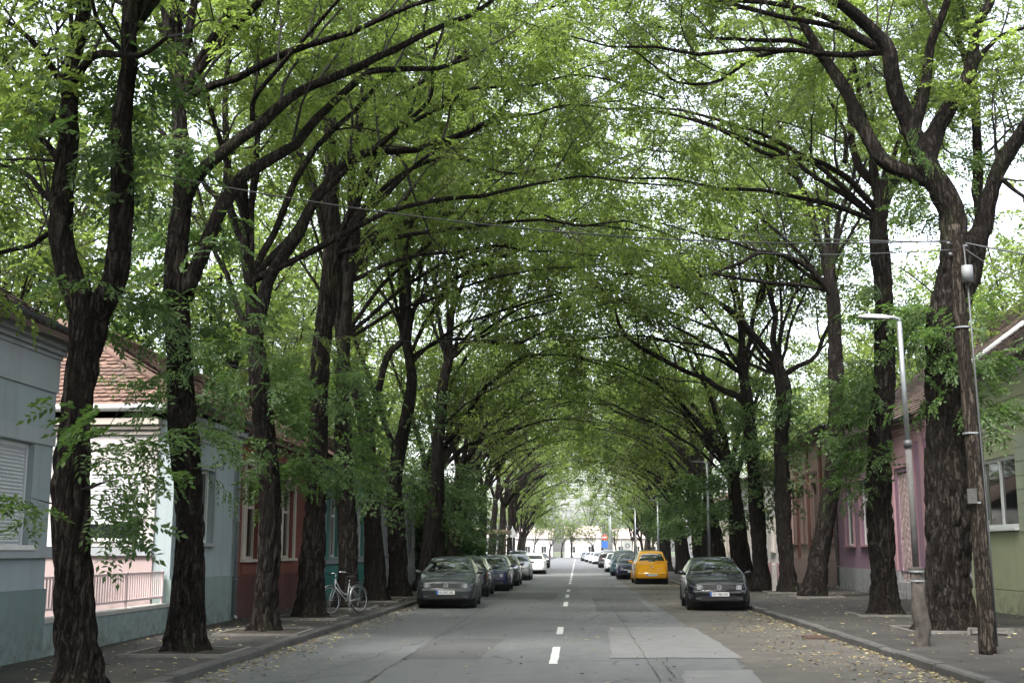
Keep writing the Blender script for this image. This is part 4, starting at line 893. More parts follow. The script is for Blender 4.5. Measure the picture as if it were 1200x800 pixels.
# right: olive house
XO = FR
h = House('olive green house with white window and metal roof verge at the right edge', 'right', XO, 19.0, 33.3, 6.1, 10)
wy0, wy1 = 29.6 - 19, 32.1 - 19
h.wall(OLIVE, [(wy0, wy1, 2.1, 3.85)], .6, 5.75); h.slab('plinth', OLIVE, -.01, h.L+.01, -.1, .58, .05, .32)
h.sash(wy0, wy1, 2.1, 3.85, n=2, mat=WHITEP, fw_=.09, curtain=True, inset=.06)
for ua, ub in ((wy0 - 1.6, wy0 - .12), (wy1 + .25, h.L)):
    q = MB()
    for k in range(7): z = 2.0 + k*.33; q.box((ua, -.035, z), (ub, -.002, z + .31))
    h.out(q, 'quoins', OLIVEL)
h.slab('string_course', OLIVEL, 0, h.L, 4.55, 4.62, .03); h.slab('frieze', OLIVE, 0, h.L, 5.2, 5.7, .02)
h.cornice(WHITEW, 5.72, ((.06, .12), (.13, .12), (.22, .10))); h.gutter(6.10, .40, CREAM); h.roof(TILE_B, 6.05, 3.9, 5.0, tw=.20, tc=.20); h.gable(OLIVE, 5.75, 4.2, 5.)
m = MB(); a = np.array([h.L + .06, -.42, 6.10]); b = np.array([h.L + .06, 5.0, 10.06]); m.tube([a, b], .085, 6); h.out(m, 'roof_verge', WHITEP)
# right: purple house
h = House('purple house with pink doorway and grey plinth on the right', 'right', FR + .15, 37.2, 50.4, 5.7, 10)
op = [(7.75, 9.1, 1.75, 4.15), (10.3, 11.7, 1.75, 4.15), (2.45, 3.75, .9, 4.1)]
h.wall(PURP, op, .88, 5.3); h.slab('plinth', GREYPL, 0, 2.3, -.1, .88, .06, .32); h.slab('plinth', GREYPL, 3.9, h.L, -.1, .88, .06, .32); h.slab('doorstep', GREYPL, 2.3, 3.9, -.1, .55, .25, .32); h.slab('doorstep', GREYPL, 2.4, 3.8, -.1, .25, .5, -.26)
for o in op[:2]: h.sash(*o, n=2, tr=.7, surround=PINKP, sw=.13, mat=TRIMW)
q = MB().box((2.47, .10, .56), (3.73, .16, 4.06)); d = h.out(q, 'door', DARKW); q = MB()
for u in np.arange(2.5, 3.72, .17): q.box((u, .04, .56), (u + .018, .058, 4.05))
for k in range(16): z = .6 + k*.22; q.tube([(2.48, .05, z), (3.1, .05, z + .2), (3.72, .05, z)], .011, 4)
h.out(q, 'door_grille', PINKRAIL).parent = d
for u in (.4, 1.5, 4.05, 5.1): h.slab('pilaster', PINKP, u, u + .33, .9, 5.2, .07)
h.slab('panel', PINKP, 2.3, 3.9, 4.25, 4.93, .05); h.slab('frieze', PINKP, 0, h.L, 4.95, 5.3, .03)
h.cornice(PINKP, 5.32); h.gutter(5.72, .40, DGREY); h.downpipe(h.L - .05, 5.7); h.roof(TILE_B, 5.66, 4.6, 5.4, tw=.24, tc=.26); h.gable(PURP, 5.3, 4.95, 5.4)
# right: beige-pink house
h = House('shabby beige-pink house with boarded tall windows on the right', 'right', FR + .2, 50.6, 61.8, 6.6, 10)
op = [(1.0, 2.2, 1.9, 4.6), (4.0, 5.2, 1.9, 4.6), (7.0, 8.2, 1.9, 4.6), (9.6, 10.8, 1.9, 4.6)]
h.wall(BEIGE, op, 1.2, 6.3); h.slab('plinth', BEIGEPL, 0, h.L, -.1, 1.2, .06, .32)
for o in op:
    f = h.sash(*o, n=2, tr=.66, surround=BEIGEPL, sw=.14, mat=BLIND, crown=True); q = MB()
    for k in range(7): q.box((o[0] + .05 + k*.16, .06, o[2] + .03), (o[0] + .19 + k*.16, .09, o[3] - .55 + .02*(k % 3)))
    h.out(q, 'shutter', BLIND).parent = f
for u in (.05, 2.8, 5.8, 8.6, 11.0): h.slab('pilaster', wall_mat('dusty_red_plaster', (0.168, 0.0714, 0.0588), .3), u, u + .42, 1.22, 6.2, .08)
h.cornice(BEIGEPL, 6.3, ((.08, .14), (.18, .12), (.3, .12))); h.gutter(6.76, .45, DGREY); h.roof(TILE_B, 6.68, 2.6, 5.); h.gable(BEIGE, 6.3, 2.9, 5.)
# farther houses
for (lab_, side_, xf, y0, y1, hh, mt, pm, rf) in (
    ('pale house with dull pink plinth behind the right trunks', 'right', FR + .2, 62.5, 80, 5.6, WHITEW, PINKP, TILE_R), ('far cream house on the right behind the tree row', 'right', FR + .3, 82, 99, 4.8, CREAM, GREYPL, TILE_R),
    ('farthest grey house on the right before the crossing', 'right', FR + .3, 101, 120, 4.6, GREYW, GREYPL, TILE_B), ('far pale house on the left beyond the shelter', 'left', FL - 1.5, 92, 110, 4.5, WHITEW, GREYPL, TILE_R),
    ('low cream house set back beyond the left thicket', 'left', FL - 5, 62, 82, 4.2, CREAM, GREYPL, TILE_B)):
    h = House(lab_, side_, xf, y0, y1, hh, 9); n = int(h.L/3.2); op = [(1.1 + k*3.2, 2.3 + k*3.2, 1.5, 3.3) for k in range(n)]
    h.wall(mt, op, .9, hh); h.slab('plinth', pm, 0, h.L, -.1, .9, .05, .32)
    for o in op: h.sash(*o, n=2, tr=.66, surround=CREAM, sw=.12)
    h.cornice(mt, hh); h.gutter(hh + .34, .4); h.roof(rf, hh + .3, 2.6, 4.5, tw=.4, tc=.4); h.gable(mt, hh, 2.9, 4.5)
# white houses across the crossing, closing the view: built like the others, turned to face the camera
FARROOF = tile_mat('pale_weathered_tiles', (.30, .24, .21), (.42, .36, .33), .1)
def far_house(label, x, y, w, hh, rh, mt, seed):
    r = thing('house', label, 'house', (x, y, 0), group='white houses closing the far end'); m = MB(); n = max(2, int(w/3.4)); th = .3
    ops = [((w/n)*(k+.3), (w/n)*(k+.3) + 1.3) for k in range(n)]; us = [0] + [q for o in ops for q in o] + [w]
    for i in range(0, len(us), 2): m.box((us[i], 0, 0), (us[i+1], th, hh))
    for a, b in ops: m.box((a, 0, 0), (b, th, 1.1)); m.box((a, 0, 2.7), (b, th, hh))
    m.box((0, th, 0), (.3, 8, hh)); m.box((w-.3, th, 0), (w, 8, hh)); m.box((.3, 7.7, 0), (w-.3, 8, hh)); m.build('wall', mt, r)
    for a, b in ops:
        f = MB().box((a, .1, 1.1), (a+.07, .16, 2.7)).box((b-.07, .1, 1.1), (b, .16, 2.7)).box((a+.07, .1, 1.1), (b-.07, .16, 1.17)).box((a+.07, .1, 2.63), (b-.07, .16, 2.7)).box(((a+b)/2-.03, .105, 1.17), ((a+b)/2+.03, .16, 2.63)).build('window', TRIMW, r); MB().box((a+.07, .125, 1.17), (b-.07, .135, 2.63)).build('pane', GLASS, f)
    v = [(-.3, -.4, hh), (w+.3, -.4, hh), (w+.3, 4, hh+rh), (-.3, 4, hh+rh), (-.3, 8.4, hh), (w+.3, 8.4, hh)]
    MB().add(v, [(0, 1, 2, 3), (3, 2, 5, 4), (0, 4, 5, 1)]).add(v, [(0, 3, 4), (1, 5, 2)]).build('roof', FARROOF, r)
far_house('long white house at the far end, left of the road', -18, 300, 12, 4.6, 2.6, WHITEW, 1); far_house('white house closing the far end of the road', -3.0, 304, 9, 4.8, 3., WHITEW, 2)
far_house('low white house at the far left of the crossing', -36, 296, 14, 4.6, 2.6, WHITEW, 3)
far_house('low cream house at the far right of the crossing', 9, 300, 12, 4.6, 2.6, CREAM, 4)

# ---------------------------------------------------------------- street furniture
# flat-roofed shelter
r = thing('shelter', 'flat-roofed brown timber shelter on the left pavement beyond the shrubs', 'shelter', (-5.45, 78.5, KERB - .02))
MB().box((-1.1, -1.6, 2.62), (1.0, 4.2, 2.86)).build('roof', flat('brown_fascia', (.24, .17, .11), .7), r)
for px_, py_ in ((-1.0, -1.4), (.80, -1.4), (-1.0, 3.95), (.80, 3.95)): MB().box((px_, py_, 0), (px_ + .10, py_ + .10, 2.62)).build('post', DARKW, r)
MB().box((-.98, -1.2, .15), (-.92, 3.9, 2.4)).build('back_panel', DARKW, r)
MB().box((-1.15, -1.1, .42), (-.7, 3.8, .47)).box((-1.1, -.9, 0), (-.8, -.84, .42)).box((-1.1, 3.4, 0), (-.8, 3.46, .42)).build('bench', BLIND, r)
# lamps
GLAMP = 'street lamps along the right kerb'
def lamp(x, y, h, label, stub):
    r = thing('street_lamp', label, 'street lamp', (x, y, KERB - .02), group=GLAMP)
    if stub:
        Q = smooth_path([(.0, 0, -.05), (.01, 0, .4), (-.02, 0, .9), (-.03, .0, 1.27)], .05)
        def dsp(P, a, rad):
            A, S = np.meshgrid(a/(2*np.pi), P[:, 2]); q = np.random.default_rng(3); return (vnoise((9, 40), A*9, S*7, q)-.5)*.05 + (vnoise((18, 90), A*18, S*3, q)-.5)*.03
        MB().tube(Q, np.linspace(.125, .11, len(Q)), 36, disp=dsp).build('timber_stub', simple('grey_timber', (.045, .038, .032), .9, .6, 7, .6), r)
        MB().tube([(-.03, -.0, 1.2), (-.035, 0, 2.3), (-.05, 0, 3.3)], .052, 16).build('lower_pole', patch_mat('old_grey_pole', (.05, .047, .044), (.10, .097, .093), 9), r)
        MB().tube([(-.05, 0, 3.3), (-.08, 0, h)], .042, 14).build('pole', GALV, r); MB().tube([(-.049, 0, 3.22), (-.051, 0, 3.34)], .07, 16).build('collar', DGREY, r)
        for z in (1.05, 1.2): MB().disc((-.028, 0, z), .115, .126, 'z', .03, 24).build('clamp_band', GALV, r)
        top = np.array([-.08, 0, h])
    else:
        MB().tube([(0, 0, 0), (0, 0, h*.5), (0, 0, h)], [.075, .06, .045], 12).build('pole', GALV, r); MB().disc((0, 0, .015), 0.02, .15, 'z', .03, 16).build('base_plate', GALV, r); top = np.array([0, 0, h])
    MB().tube([top - [0, 0, .05], top + [0, 0, .05], top + [-.10, 0, .075], top + [-.2, 0, .085]], .032, 10).build('arm', GALV, r)
    m = MB(); v = []; 
    for x_, w, z0, z1 in ((-.16, .06, .055, .105), (-.26, .10, .05, .125), (-.5, .115, .06, .135), (-.64, .09, .075, .125), (-.68, .05, .085, .115)):
        for y_, z_ in ((-w, z0), (w, z0), (w*.9, z1-.02), (w*.4, z1), (-w*.4, z1), (-w*.9, z1-.02)): v.append(top + [x_, y_, z_])
    f = [(6*i+j, 6*i+(j+1) % 6, 6*i+6+(j+1) % 6, 6*i+6+j) for i in range(4) for j in range(6)]
    m.add(v, f).add(v, [[5, 4, 3, 2, 1, 0], [24, 25, 26, 27, 28, 29]]); hd = m.build('lamp_head', DGREY if not stub else flat('lamp_housing', (.35, .36, .36), .4), r)
    MB().box(top + [-.58, -.08, .046], top + [-.28, .08, .062]).build('lens', LENS, hd)
b = on_ground(1081, 756, KERB); lamp(b[0], b[1], 5.35, 'near street lamp on a split grey timber stub at the right kerb', True)
for k, (x, y, hh, lb) in enumerate(((5.9, 54.5, 5.4, 'second street lamp from the camera, just behind the black hatchback'), (5.75, 86, 5.0, 'third street lamp from the camera, above the yellow car'), (5.6, 116, 5.4, 'fourth street lamp from the camera'), (5.5, 150, 6.5, 'fifth street lamp, beyond the shady stretch'), (5.0, 178, 8, 'tall pale lamp post, sixth from the camera'), (5.5, 205, 9, 'tall pale lamp post, farthest of the right kerb'))):
    lamp(x, y, hh, lb, False)
# wooden utility pole
b = on_ground(1158, 765, KERB); top = at(1118, 262, b[1] + .05) - b
UP = thing('utility_pole', 'leaning dark wooden utility pole at the right edge in front of the massive tree', 'utility pole', (b[0], b[1], KERB - .03))
def dsp2(P, a, rad):
    A, S = np.meshgrid(a/(2*np.pi), P[:, 2]); q = np.random.default_rng(8); return (vnoise((14, 60), A*14, S*1.3, q)-.5)*.022 + (vnoise((30, 90), A*30, S*4, q)-.5)*.008
Q = smooth_path([(0, 0, 0), top*.33 + [.02, 0, 0], top*.66 + [.0, 0, 0], top], .1); MB().tube(Q, np.linspace(.125, .09, len(Q)), 40, disp=dsp2).build('pole', WOODP, UP)
pp = lambda t: top*t
MB().tube([pp(.855) + [.10, -.14, 0], pp(.895) + [.10, -.14, 0]], .085, 20).build('junction_can', flat('dull_zinc', (.16, .165, .17), .6), UP)
MB().box(pp(.355) + [-.17, -.16, -.11], pp(.355) + [-.03, -.13, .11]).build('meter_plate', KERBM, UP)
MB().box(pp(.355) + [-.12, -.167, -.03], pp(.355) + [-.07, -.161, .04]).build('plate_mark', DGREY, UP)
MB().tube([pp(.02) + [.12, -.07, 0], pp(.3) + [.13, -.07, 0], pp(.6) + [.115, -.07, 0], pp(.86) + [.10, -.12, 0]], .014, 8).tube([pp(.3) + [.15, -.05, 0], pp(.6) + [.13, -.05, 0], pp(.95) + [.10, -.08, 0]], .012, 8).build('conduit', DGREY, UP)
for t in (.34, .5, .75): MB().disc(pp(t), .105, .122, 'z', .025, 24).build('clamp_band', GALV, UP)
for t, dx in ((.952, -.14), (.945, .14), (.925, -.12)):
    MB().tube([pp(t) + [dx*.5, -.05, 0], pp(t) + [dx, -.08, 0]], .012, 8).tube([pp(t) + [dx, -.08, -.03], pp(t) + [dx, -.08, .03]], .03, 10).build('insulator', DGREY, UP)
# cables
def cable(label, a, b_, sag, r_=.012, mat=None):
    a, b_ = np.array(a, float), np.array(b_, float); t = np.linspace(0, 1, 60)[:, None]; P = a + (b_-a)*t - np.array([0, 0, sag])*(4*t*(1-t))
    o = MB().tube(P, r_, 6).build('overhead_cable', mat or BLACK); tag(o, label, 'cable', 'overhead cables')
tp = b + top; CAB = flat('grey_cable', (.07, .072, .075), .4)
cable('black cable crossing the street from the wooden pole to the upper left', at(-60, 150, 15.2), tp + [-.14, -.08, -.30], .55, .011)
cable('thick pale cable from the pole top leftwards into the right trees', at(770, 262, 44), tp + [-.14, -.08, -.32], .15, .011, CAB)
cable('thin cable below the thick pale one, right tree row', at(800, 285, 40), tp + [-.12, -.08, -.45], .2, .010, CAB)
cable('thick pale cable from the pole top to the right picture edge', tp + [.14, -.08, -.34], at(1330, 312, 15.5), .05, .013, CAB)
cable('slack thin cable sagging off the pole to the right', tp + [.10, -.08, -.42], at(1330, 360, 17), .25, .008)
cable('farther cable crossing the street above the cars', at(300, 395, 33), at(960, 360, 41), .5, .012)
# small white post, rubble and drain at the right kerb
b = on_ground(908, 693, KERB); r = thing('marker_post', 'short white post between two right trunks', 'post', (b[0], b[1], KERB - .02))
MB().box((-.09, -.07, 0), (.09, .07, 1.02)).build('post', CONC, r); MB().add([(-.10, -.08, 1.02), (.10, -.08, 1.02), (.10, .08, 1.02), (-.10, .08, 1.02), (0, 0, 1.10)], [(3, 2, 1, 0)]).add([(-.10, -.08, 1.021), (.10, -.08, 1.021), (.10, .08, 1.021), (-.10, .08, 1.021), (0, 0, 1.10)], [(0, 1, 4), (1, 2, 4), (2, 3, 4), (3, 0, 4)]).build('cap', CONC, r)
b = on_ground(1133, 741, KERB); r = thing('broken_crate', 'small broken pale crate lying at the foot of the massive right tree', 'crate', (b[0]+.25, b[1]-.55, KERB), R(-20)); CRM = flat('weathered_board', (.10, .095, .085), .85)
for k in range(4): MB().box((-.36 + .02*k, -.18 + k*.11, .115 - .02*k), (.40 - .05*k, -.10 + k*.11, .13 - .02*k)).build('slat', CRM, r)
MB().box((-.38, -.19, 0), (-.33, .28, .11)).build('end_board', CRM, r); MB().box((.30, -.19, 0), (.35, .24, .10)).build('end_board', CRM, r)
b = on_ground(968, 740, .12); r = thing('storm_drain', 'rusty storm drain opening let into the right kerb', 'drain', (XR - .12, b[1], 0), 0)
MB().box((-.42, -.32, .008), (-.02, .32, .03)).build('frame', DARKW, r); m = MB()
for k in range(8): m.box((-.40, -.29 + k*.075, .031), (-.04, -.25 + k*.075, .045))
m.build('grate', flat('rusty_iron', (.07, .04, .028), .8), r)
# soil pits round the near trees
RIM = patch_mat('pit_rim_concrete', (.07, .068, .062), (.15, .145, .13), 4)
def pit(b, w=.75, name='soil_patch'):
    rng = np.random.default_rng(int(abs(b[0]*13 + b[1]*7))); n = 14; xs = np.linspace(-w, w, n); X, Y = np.meshgrid(xs, xs, indexing='ij'); Z = .012 + .05*np.exp(-(X**2+Y**2)/.35) + rng.normal(0, .006, X.shape)
    V = np.stack([X + b[0], Y + b[1], Z + KERB], -1).reshape(-1, 3); i = np.arange(n-1)[:, None]*n; j = np.arange(n-1)[None]; f = np.stack([i+j, i+n+j, i+n+j+1, i+j+1], -1).reshape(-1, 4)
    m = MB().add(V, f, 0, True)
    for (a, c) in (((-w-.06, -w-.06), (w+.06, -w)), ((-w-.06, w), (w+.06, w+.06)), ((-w-.06, -w), (-w, w)), ((w, -w), (w+.06, w))): m.box((b[0]+a[0], b[1]+a[1], KERB-.05), (b[0]+c[0], b[1]+c[1], KERB+.035 + rng.uniform(-.006, .012)), 1)
    tag(m.build(name, [SOIL, RIM]), kind='structure')
for (px_, py_) in ((218, 765), (310, 741), (362, 724), (406, 712), (440, 704), (466, 699), (1113, 738), (1037, 720), (957, 699), (922, 694)): 
    q = base_of(px_, py_); pit(q + np.array([0, .05, 0]), .72 if px_ < 1100 or px_ > 1120 else .85)
pit(at(90, 808, 13.0), .72)
# road signs far down the right kerb
r = thing('no_entry_sign', 'round red sign over a blue plate on a post, far down the right kerb', 'road sign', (3.95, 172, KERB))
MB().tube([(0, 0, 0), (0, 0, 3.9)], .045, 10).build('post', GALV, r); MB().disc((0, -.06, 3.4), 0.01, .36, 'y', .03, 28).build('red_disc', REDP, r); MB().box((-.25, -.085, 3.34), (.25, -.078, 3.46)).build('white_bar', WHITEP, r); MB().box((-.42, -.07, 1.9), (.42, -.04, 2.85)).build('blue_plate', BLUEP, r)
r = thing('notice_board', 'white square sign board on posts behind the parked cars on the right', 'sign', (4.95, 119, KERB))
MB().box((-.45, -.03, 1.5), (.45, .03, 2.45)).build('board', WHITEP, r); MB().disc((0, -.045, 2.0), .16, .22, 'y', .01, 20).build('ring_mark', DGREY, r)
for x_ in (-.38, .38): MB().tube([(x_, .06, 0), (x_, .06, 2.45)], .035, 8).build('post', GALV, r)
r = thing('warning_sign', 'pale triangular road sign seen from behind beyond the shelter', 'road sign', (-5.3, 100, KERB))
MB().tube([(0, .05, 0), (0, .05, 3.5)], .035, 8).build('post', GALV, r); v = [(-.5, 0, 2.6), (.5, 0, 2.6), (0, 0, 3.47), (-.5, .02, 2.6), (.5, .02, 2.6), (0, .02, 3.47)]; MB().add(v, [(0, 1, 2), (5, 4, 3)]).add(v, [(0, 3, 4, 1), (1, 4, 5, 2), (2, 5, 3, 0)]).build('plate', flat('sign_back', (.45, .46, .46), .5), r)

# ---------------------------------------------------------------- cars
def interp(xs, pts): a = np.array(pts); return np.interp(xs, a[:, 0], a[:, 1])
STY = {   # side profile (y from the nose, roof height), belt line, glass limits
 'hatch': dict(L=4.15, W=1.735, H=1.44, top=[(0, .70), (.05, .76), (.25, .83), (.6, .90), (1.0, .95), (1.12, .985), (1.5, 1.21), (1.78, 1.36), (2.0, 1.415), (2.5, 1.44), (3.1, 1.42), (3.5, 1.35), (3.62, 1.30), (3.85, 1.08), (3.95, .98), (4.07, .92), (4.15, .84)],
   belt=[(0, .64), (1.1, .90), (4.15, .97)], ws=(1.06, 1.88), rw=(3.55, 3.95), wh=(.80, 3.31), side=(1.25, 3.45), bp=(2.25, 3.05)),
 'mini': dict(L=3.8, W=1.68, H=1.64, top=[(0, .74), (.05, .80), (.25, .90), (.7, 1.0), (.85, 1.04), (1.2, 1.28), (1.5, 1.5), (1.75, 1.60), (2.2, 1.64), (3.0, 1.62), (3.35, 1.56), (3.48, 1.50), (3.62, 1.18), (3.70, 1.02), (3.76, .95), (3.8, .88)],
   belt=[(0, .66), (.9, .96), (3.8, 1.04)], ws=(.88, 1.68), rw=(3.42, 3.72), wh=(.68, 3.12), side=(1.1, 3.3), bp=(2.1, 2.95)),
 'suv': dict(L=4.4, W=1.82, H=1.66, top=[(0, .84), (.05, .90), (.3, .98), (1.0, 1.07), (1.15, 1.10), (1.5, 1.36), (1.8, 1.56), (2.1, 1.63), (2.7, 1.66), (3.6, 1.63), (4.0, 1.57), (4.1, 1.50), (4.28, 1.2), (4.34, 1.05), (4.4, .95)],
   belt=[(0, .78), (1.1, 1.02), (4.4, 1.08)], ws=(1.12, 1.95), rw=(4.02, 4.32), wh=(.86, 3.52), side=(1.35, 3.95), bp=(2.35, 3.25)),
 'sedan': dict(L=4.4, W=1.72, H=1.42, top=[(0, .68), (.05, .74), (.3, .82), (1.1, .94), (1.25, .98), (1.6, 1.2), (1.95, 1.36), (2.2, 1.41), (2.7, 1.42), (3.2, 1.37), (3.5, 1.24), (3.8, 1.06), (3.95, 1.02), (4.3, .99), (4.4, .92)],
   belt=[(0, .62), (1.2, .88), (4.4, .92)], ws=(1.2, 2.05), rw=(3.2, 3.85), wh=(.85, 3.45), side=(1.4, 3.35), bp=(2.4, 3.1)),
}
REFL = flat('lamp_reflector', (.22, .23, .235), .4)
PLATE_BLUE = flat('plate_blue', (.03, .12, .42), .4); PLATEW = flat('plate_white', (.68, .68, .66), .4); INK = flat('plate_ink', (.02, .02, .02), .5); GREYPLATE = flat('trim_grey', (.035, .035, .037), .55)
def car(name, label, x, y, style, mat, rear=False, group=None, rz=0., plate='', badge='ring', dark_lamps=False, detail=True):
    S = STY[style]; L, Wd = S['L'], S['W']
    root = thing('parked_car', label, 'car', (x, y, 0.006), (math.pi if rear else 0) + rz, group)
    if rear: off = -L                          # the near end of the car stands at y
    else: off = 0
    hx = Wd/2; ny, nv = (110, 46) if detail else (56, 26)
    ys = np.concatenate([[0, .02, .05, .09, .14], np.linspace(.2, L - .2, ny), [L-.14, L-.09, L-.05, L-.02, L]])
    top = interp(ys, S['top']); belt = np.minimum(interp(ys, S['belt']), top - .03); edge = np.minimum(ys, L - ys)
    k = np.ones(9)/9; tp = np.pad(top, 4, mode='edge'); top = np.convolve(tp, k, 'valid') if detail else top
    w = hx*(1 - .20*np.exp(-edge/.16) - .035*np.exp(-edge/.8)); gh = np.clip((top - belt)/.42, 0, 1)
    wr = w*(1 - .27*gh) - .02; zb = np.where(edge < .5, .24, .19); V = []
    for i in range(len(ys)):
        c = np.array([(0, zb[i]), (w[i]*.86, zb[i]), (w[i]*.975, zb[i]+.05), (w[i]*.992, zb[i]+.16), (w[i], .52), (w[i]*.995, .5*(.52+belt[i])+.05), (w[i]*.975, belt[i]), (w[i]*.945, belt[i]+.025*(1-gh[i]*.4)),
                      (wr[i]+.02, top[i]-.07*gh[i]-.012), (wr[i]*.93, top[i]-.02*gh[i]-.004), (wr[i]*.75, top[i]), (wr[i]*.4, top[i]+.018), (0, top[i]+.024)])
        c[:, 1] = np.maximum(c[:, 1], zb[i]); d = np.r_[0, np.cumsum([.4, .15, .3, 1., .9, .7, .3, 1.7, .5, .5, .8, .9])]; t = np.linspace(0, d[-1], nv)
        a, b = np.interp(t, d, c[:, 0]), np.interp(t, d, c[:, 1]); a[0] = a[-1] = 0
        if i < 5 or i > len(ys) - 6:
            z = b; sgn = 1 if i < 5 else -1; wt = 1 - (edge[i]/.2); sh = np.interp(z, [.2, .30, .50, .56, .64, .78, .95], [.06, .0, .0, .05, .07, .10, .16])*wt
        else: sh = 0*b; sgn = 1
        V.append(np.stack([a, ys[i] + sgn*sh, b], 1))
    V = np.array(V); n = len(ys); Vm = V*np.array([-1, 1, 1])
    allv = np.vstack([V.reshape(-1, 3), Vm.reshape(-1, 3)]); N = n*nv
    i = np.arange(n-1)[:, None]*nv; j = np.arange(nv-1)[None]
    fr = np.stack([i+j, i+nv+j, i+nv+j+1, i+j+1], -1).reshape(-1, 4); fl = (fr + N)[:, ::-1]
    cap = [];
    for r_, flip in ((0, False), (n-1, True)):
        for q in range(nv-1):
            f = [r_*nv+q, r_*nv+q+1, N+r_*nv+q+1, N+r_*nv+q]; cap.append(f[::-1] if flip else f)
    Fc = np.vstack([fr, fl, np.array(cap)])
    ctr = allv[Fc].mean(1); a_, b_, c_, d_ = (allv[Fc[:, q]] for q in range(4)); nm = np.cross(c_ - a_, d_ - b_); nm /= np.linalg.norm(nm, axis=1)[:, None] + 1e-9
    cx, cyy, cz = ctr.T; ax = abs(cx); keep = np.ones(len(Fc), bool)
    R_ = .335
    for wy in S['wh']: keep &= ~((np.hypot(cyy - wy, cz - .30) < R_) & (ax > .45))
    beltc = interp(cyy, S['belt']); roofz = np.interp(cyy, ys, top); wrc = np.interp(cyy, ys, wr)
    ws = (cyy > S['ws'][0]+.05) & (cyy < S['ws'][1]-.04) & (abs(nm[:, 2]) > .2) & (ax < wrc - .045) & (cz > beltc+.03) & (cz > roofz - .06)
    rw = (cyy > S['rw'][0]+.03) & (cyy < S['rw'][1]-.02) & (ax < wrc - .06) & (cz > beltc+.05) & (cz > roofz - .06)
    s0, s1 = S['side']; sd = (abs(nm[:, 0]) > .55) & (cz > beltc+.045) & (cz < roofz - .095) & (cyy > s0) & (cyy < s1 + (roofz.max()-cz)*.15)
    for bp in S['bp']: sd &= ~((cyy > bp - .045) & (cyy < bp + .045))
    body = keep & ~ws & ~rw & ~sd; black = body & (cz < .30)
    def part(nm_, mask, mt, out=0., two=None):
        m = MB(); m.add(allv - np.array([0, 0, 0]), Fc[mask], 0, True)
        if two is not None: m.f = [(Fc[mask & ~two], 0, True)] + ([(Fc[mask & two], 1, True)] if (mask & two).any() else [])
        used = np.unique(np.concatenate([f.ravel() for f, _, _ in m.f])); mp = -np.ones(len(allv), int); mp[used] = range(len(used))
        m.v = [allv[used]]; m.f = [(mp[f], a, b) for f, a, b in m.f]
        if off: m.v = [v + [0, 0, 0] for v in m.v]
        return m.build(nm_, mt, root)
    part('body', body, [mat, BLACK], two=black); part('windscreen', ws, [CARGLASS]); part('rear_window', rw, [CARGLASS])
    for sg in (1, -1):
        lo = s0
        for bp in list(S['bp']) + [9]:
            mk = sd & (cx*sg > 0) & (cyy > lo) & (cyy < bp)
            if mk.sum() > 3: part('side_window', mk, [CARGLASS])
            lo = bp
    # seams, trim and lamps
    nose = lambda z: float(np.interp(z, [.2, .30, .50, .56, .64, .78, .95], [.06, .0, .0, .05, .07, .10, .16]))
    cw = hx*.80
    def slab(nm_, mt, x0, x1, z0, z1, yy, out=.012, par=None, mirror=False, round_=True, slant=0.):
        """thin rounded panel on the nose or tail, following its rake"""
        m = MB(); cxx, czz = (x0+x1)/2, (z0+z1)/2; a = np.linspace(0, 2*np.pi, 28, endpoint=False); e = .45 if round_ else .12
        px_ = cxx + np.sign(np.cos(a))*abs(np.cos(a))**e*(x1-x0)/2; pz = czz + np.sign(np.sin(a))*abs(np.sin(a))**e*(z1-z0)/2 + slant*(px_-cxx)
        end = yy > L/2; sg = -1 if end else 1
        py = np.array([(L if end else 0) + sg*(nose(z)) for z in pz]) + sg*np.maximum(abs(px_) - cw*.9, 0)**1*1.0
        fr_ = np.stack([px_, py - sg*out, pz], 1); bk = np.stack([px_, py + sg*.06, pz], 1); nn = len(a); v = np.vstack([fr_, bk]); q = [(s, (s+1) % nn, nn+(s+1) % nn, nn+s) for s in range(nn)]
        if end: q = [t[::-1] for t in q]; m.add(v, q).add(v, [list(range(nn))])
        else: m.add(v, q).add(v, [list(range(nn))[::-1]])
        return m.build(nm_, mt, par or root)
    hz = interp([.03], S['top'])[0] - .09
    for sg in (1, -1):
        x0, x1 = sorted((sg*hx*.52, sg*hx*.90)); hl = slab('headlight', LENS if not dark_lamps else GREYPLATE, x0, x1, hz-.09, hz+.06, 0, .012, slant=-.05*sg)
        slab('reflector', REFL, sg*hx*.64 - .055, sg*hx*.64 + .055, hz-.07, hz+.04, 0, .018, par=hl)
    gr = slab('grille', BLACK, -hx*.48, hx*.48, hz-.055, hz+.045, 0, .010, round_=False)
    for dz in (-.02, .015): slab('grille_bar', GREYPLATE, -hx*.46, hx*.46, hz+dz-.004, hz+dz+.004, 0, .016, par=gr, round_=False)
    slab('bumper_intake', BLACK, -hx*.62, hx*.62, .28, .40, 0, .006, round_=False)
    for sg in (1, -1): x0, x1 = sorted((sg*hx*.56, sg*hx*.74)); slab('fog_light', GREYPLATE, x0, x1, .31, .38, 0, .012)
    slab('bumper_strip', BLACK if not dark_lamps else mat, -hx*.78, hx*.78, .485, .52, 0, .014, round_=False)
    slab('bumper_strip', BLACK, -hx*.78, hx*.78, .485, .52, L, .014, round_=False)
    tz = interp([L-.05], S['top'])[0]
    for sg in (1, -1):
        x0, x1 = sorted((sg*hx*.70, sg*hx*.88)); slab('tail_light', REDL, x0, x1, tz-.20, tz-.04, L, .012)
        x0, x1 = sorted((sg*hx*.74, sg*hx*.84)); 
    slab('tailgate_seam', BLACK, -hx*.66, hx*.66, .574, .582, L, .004, round_=False)
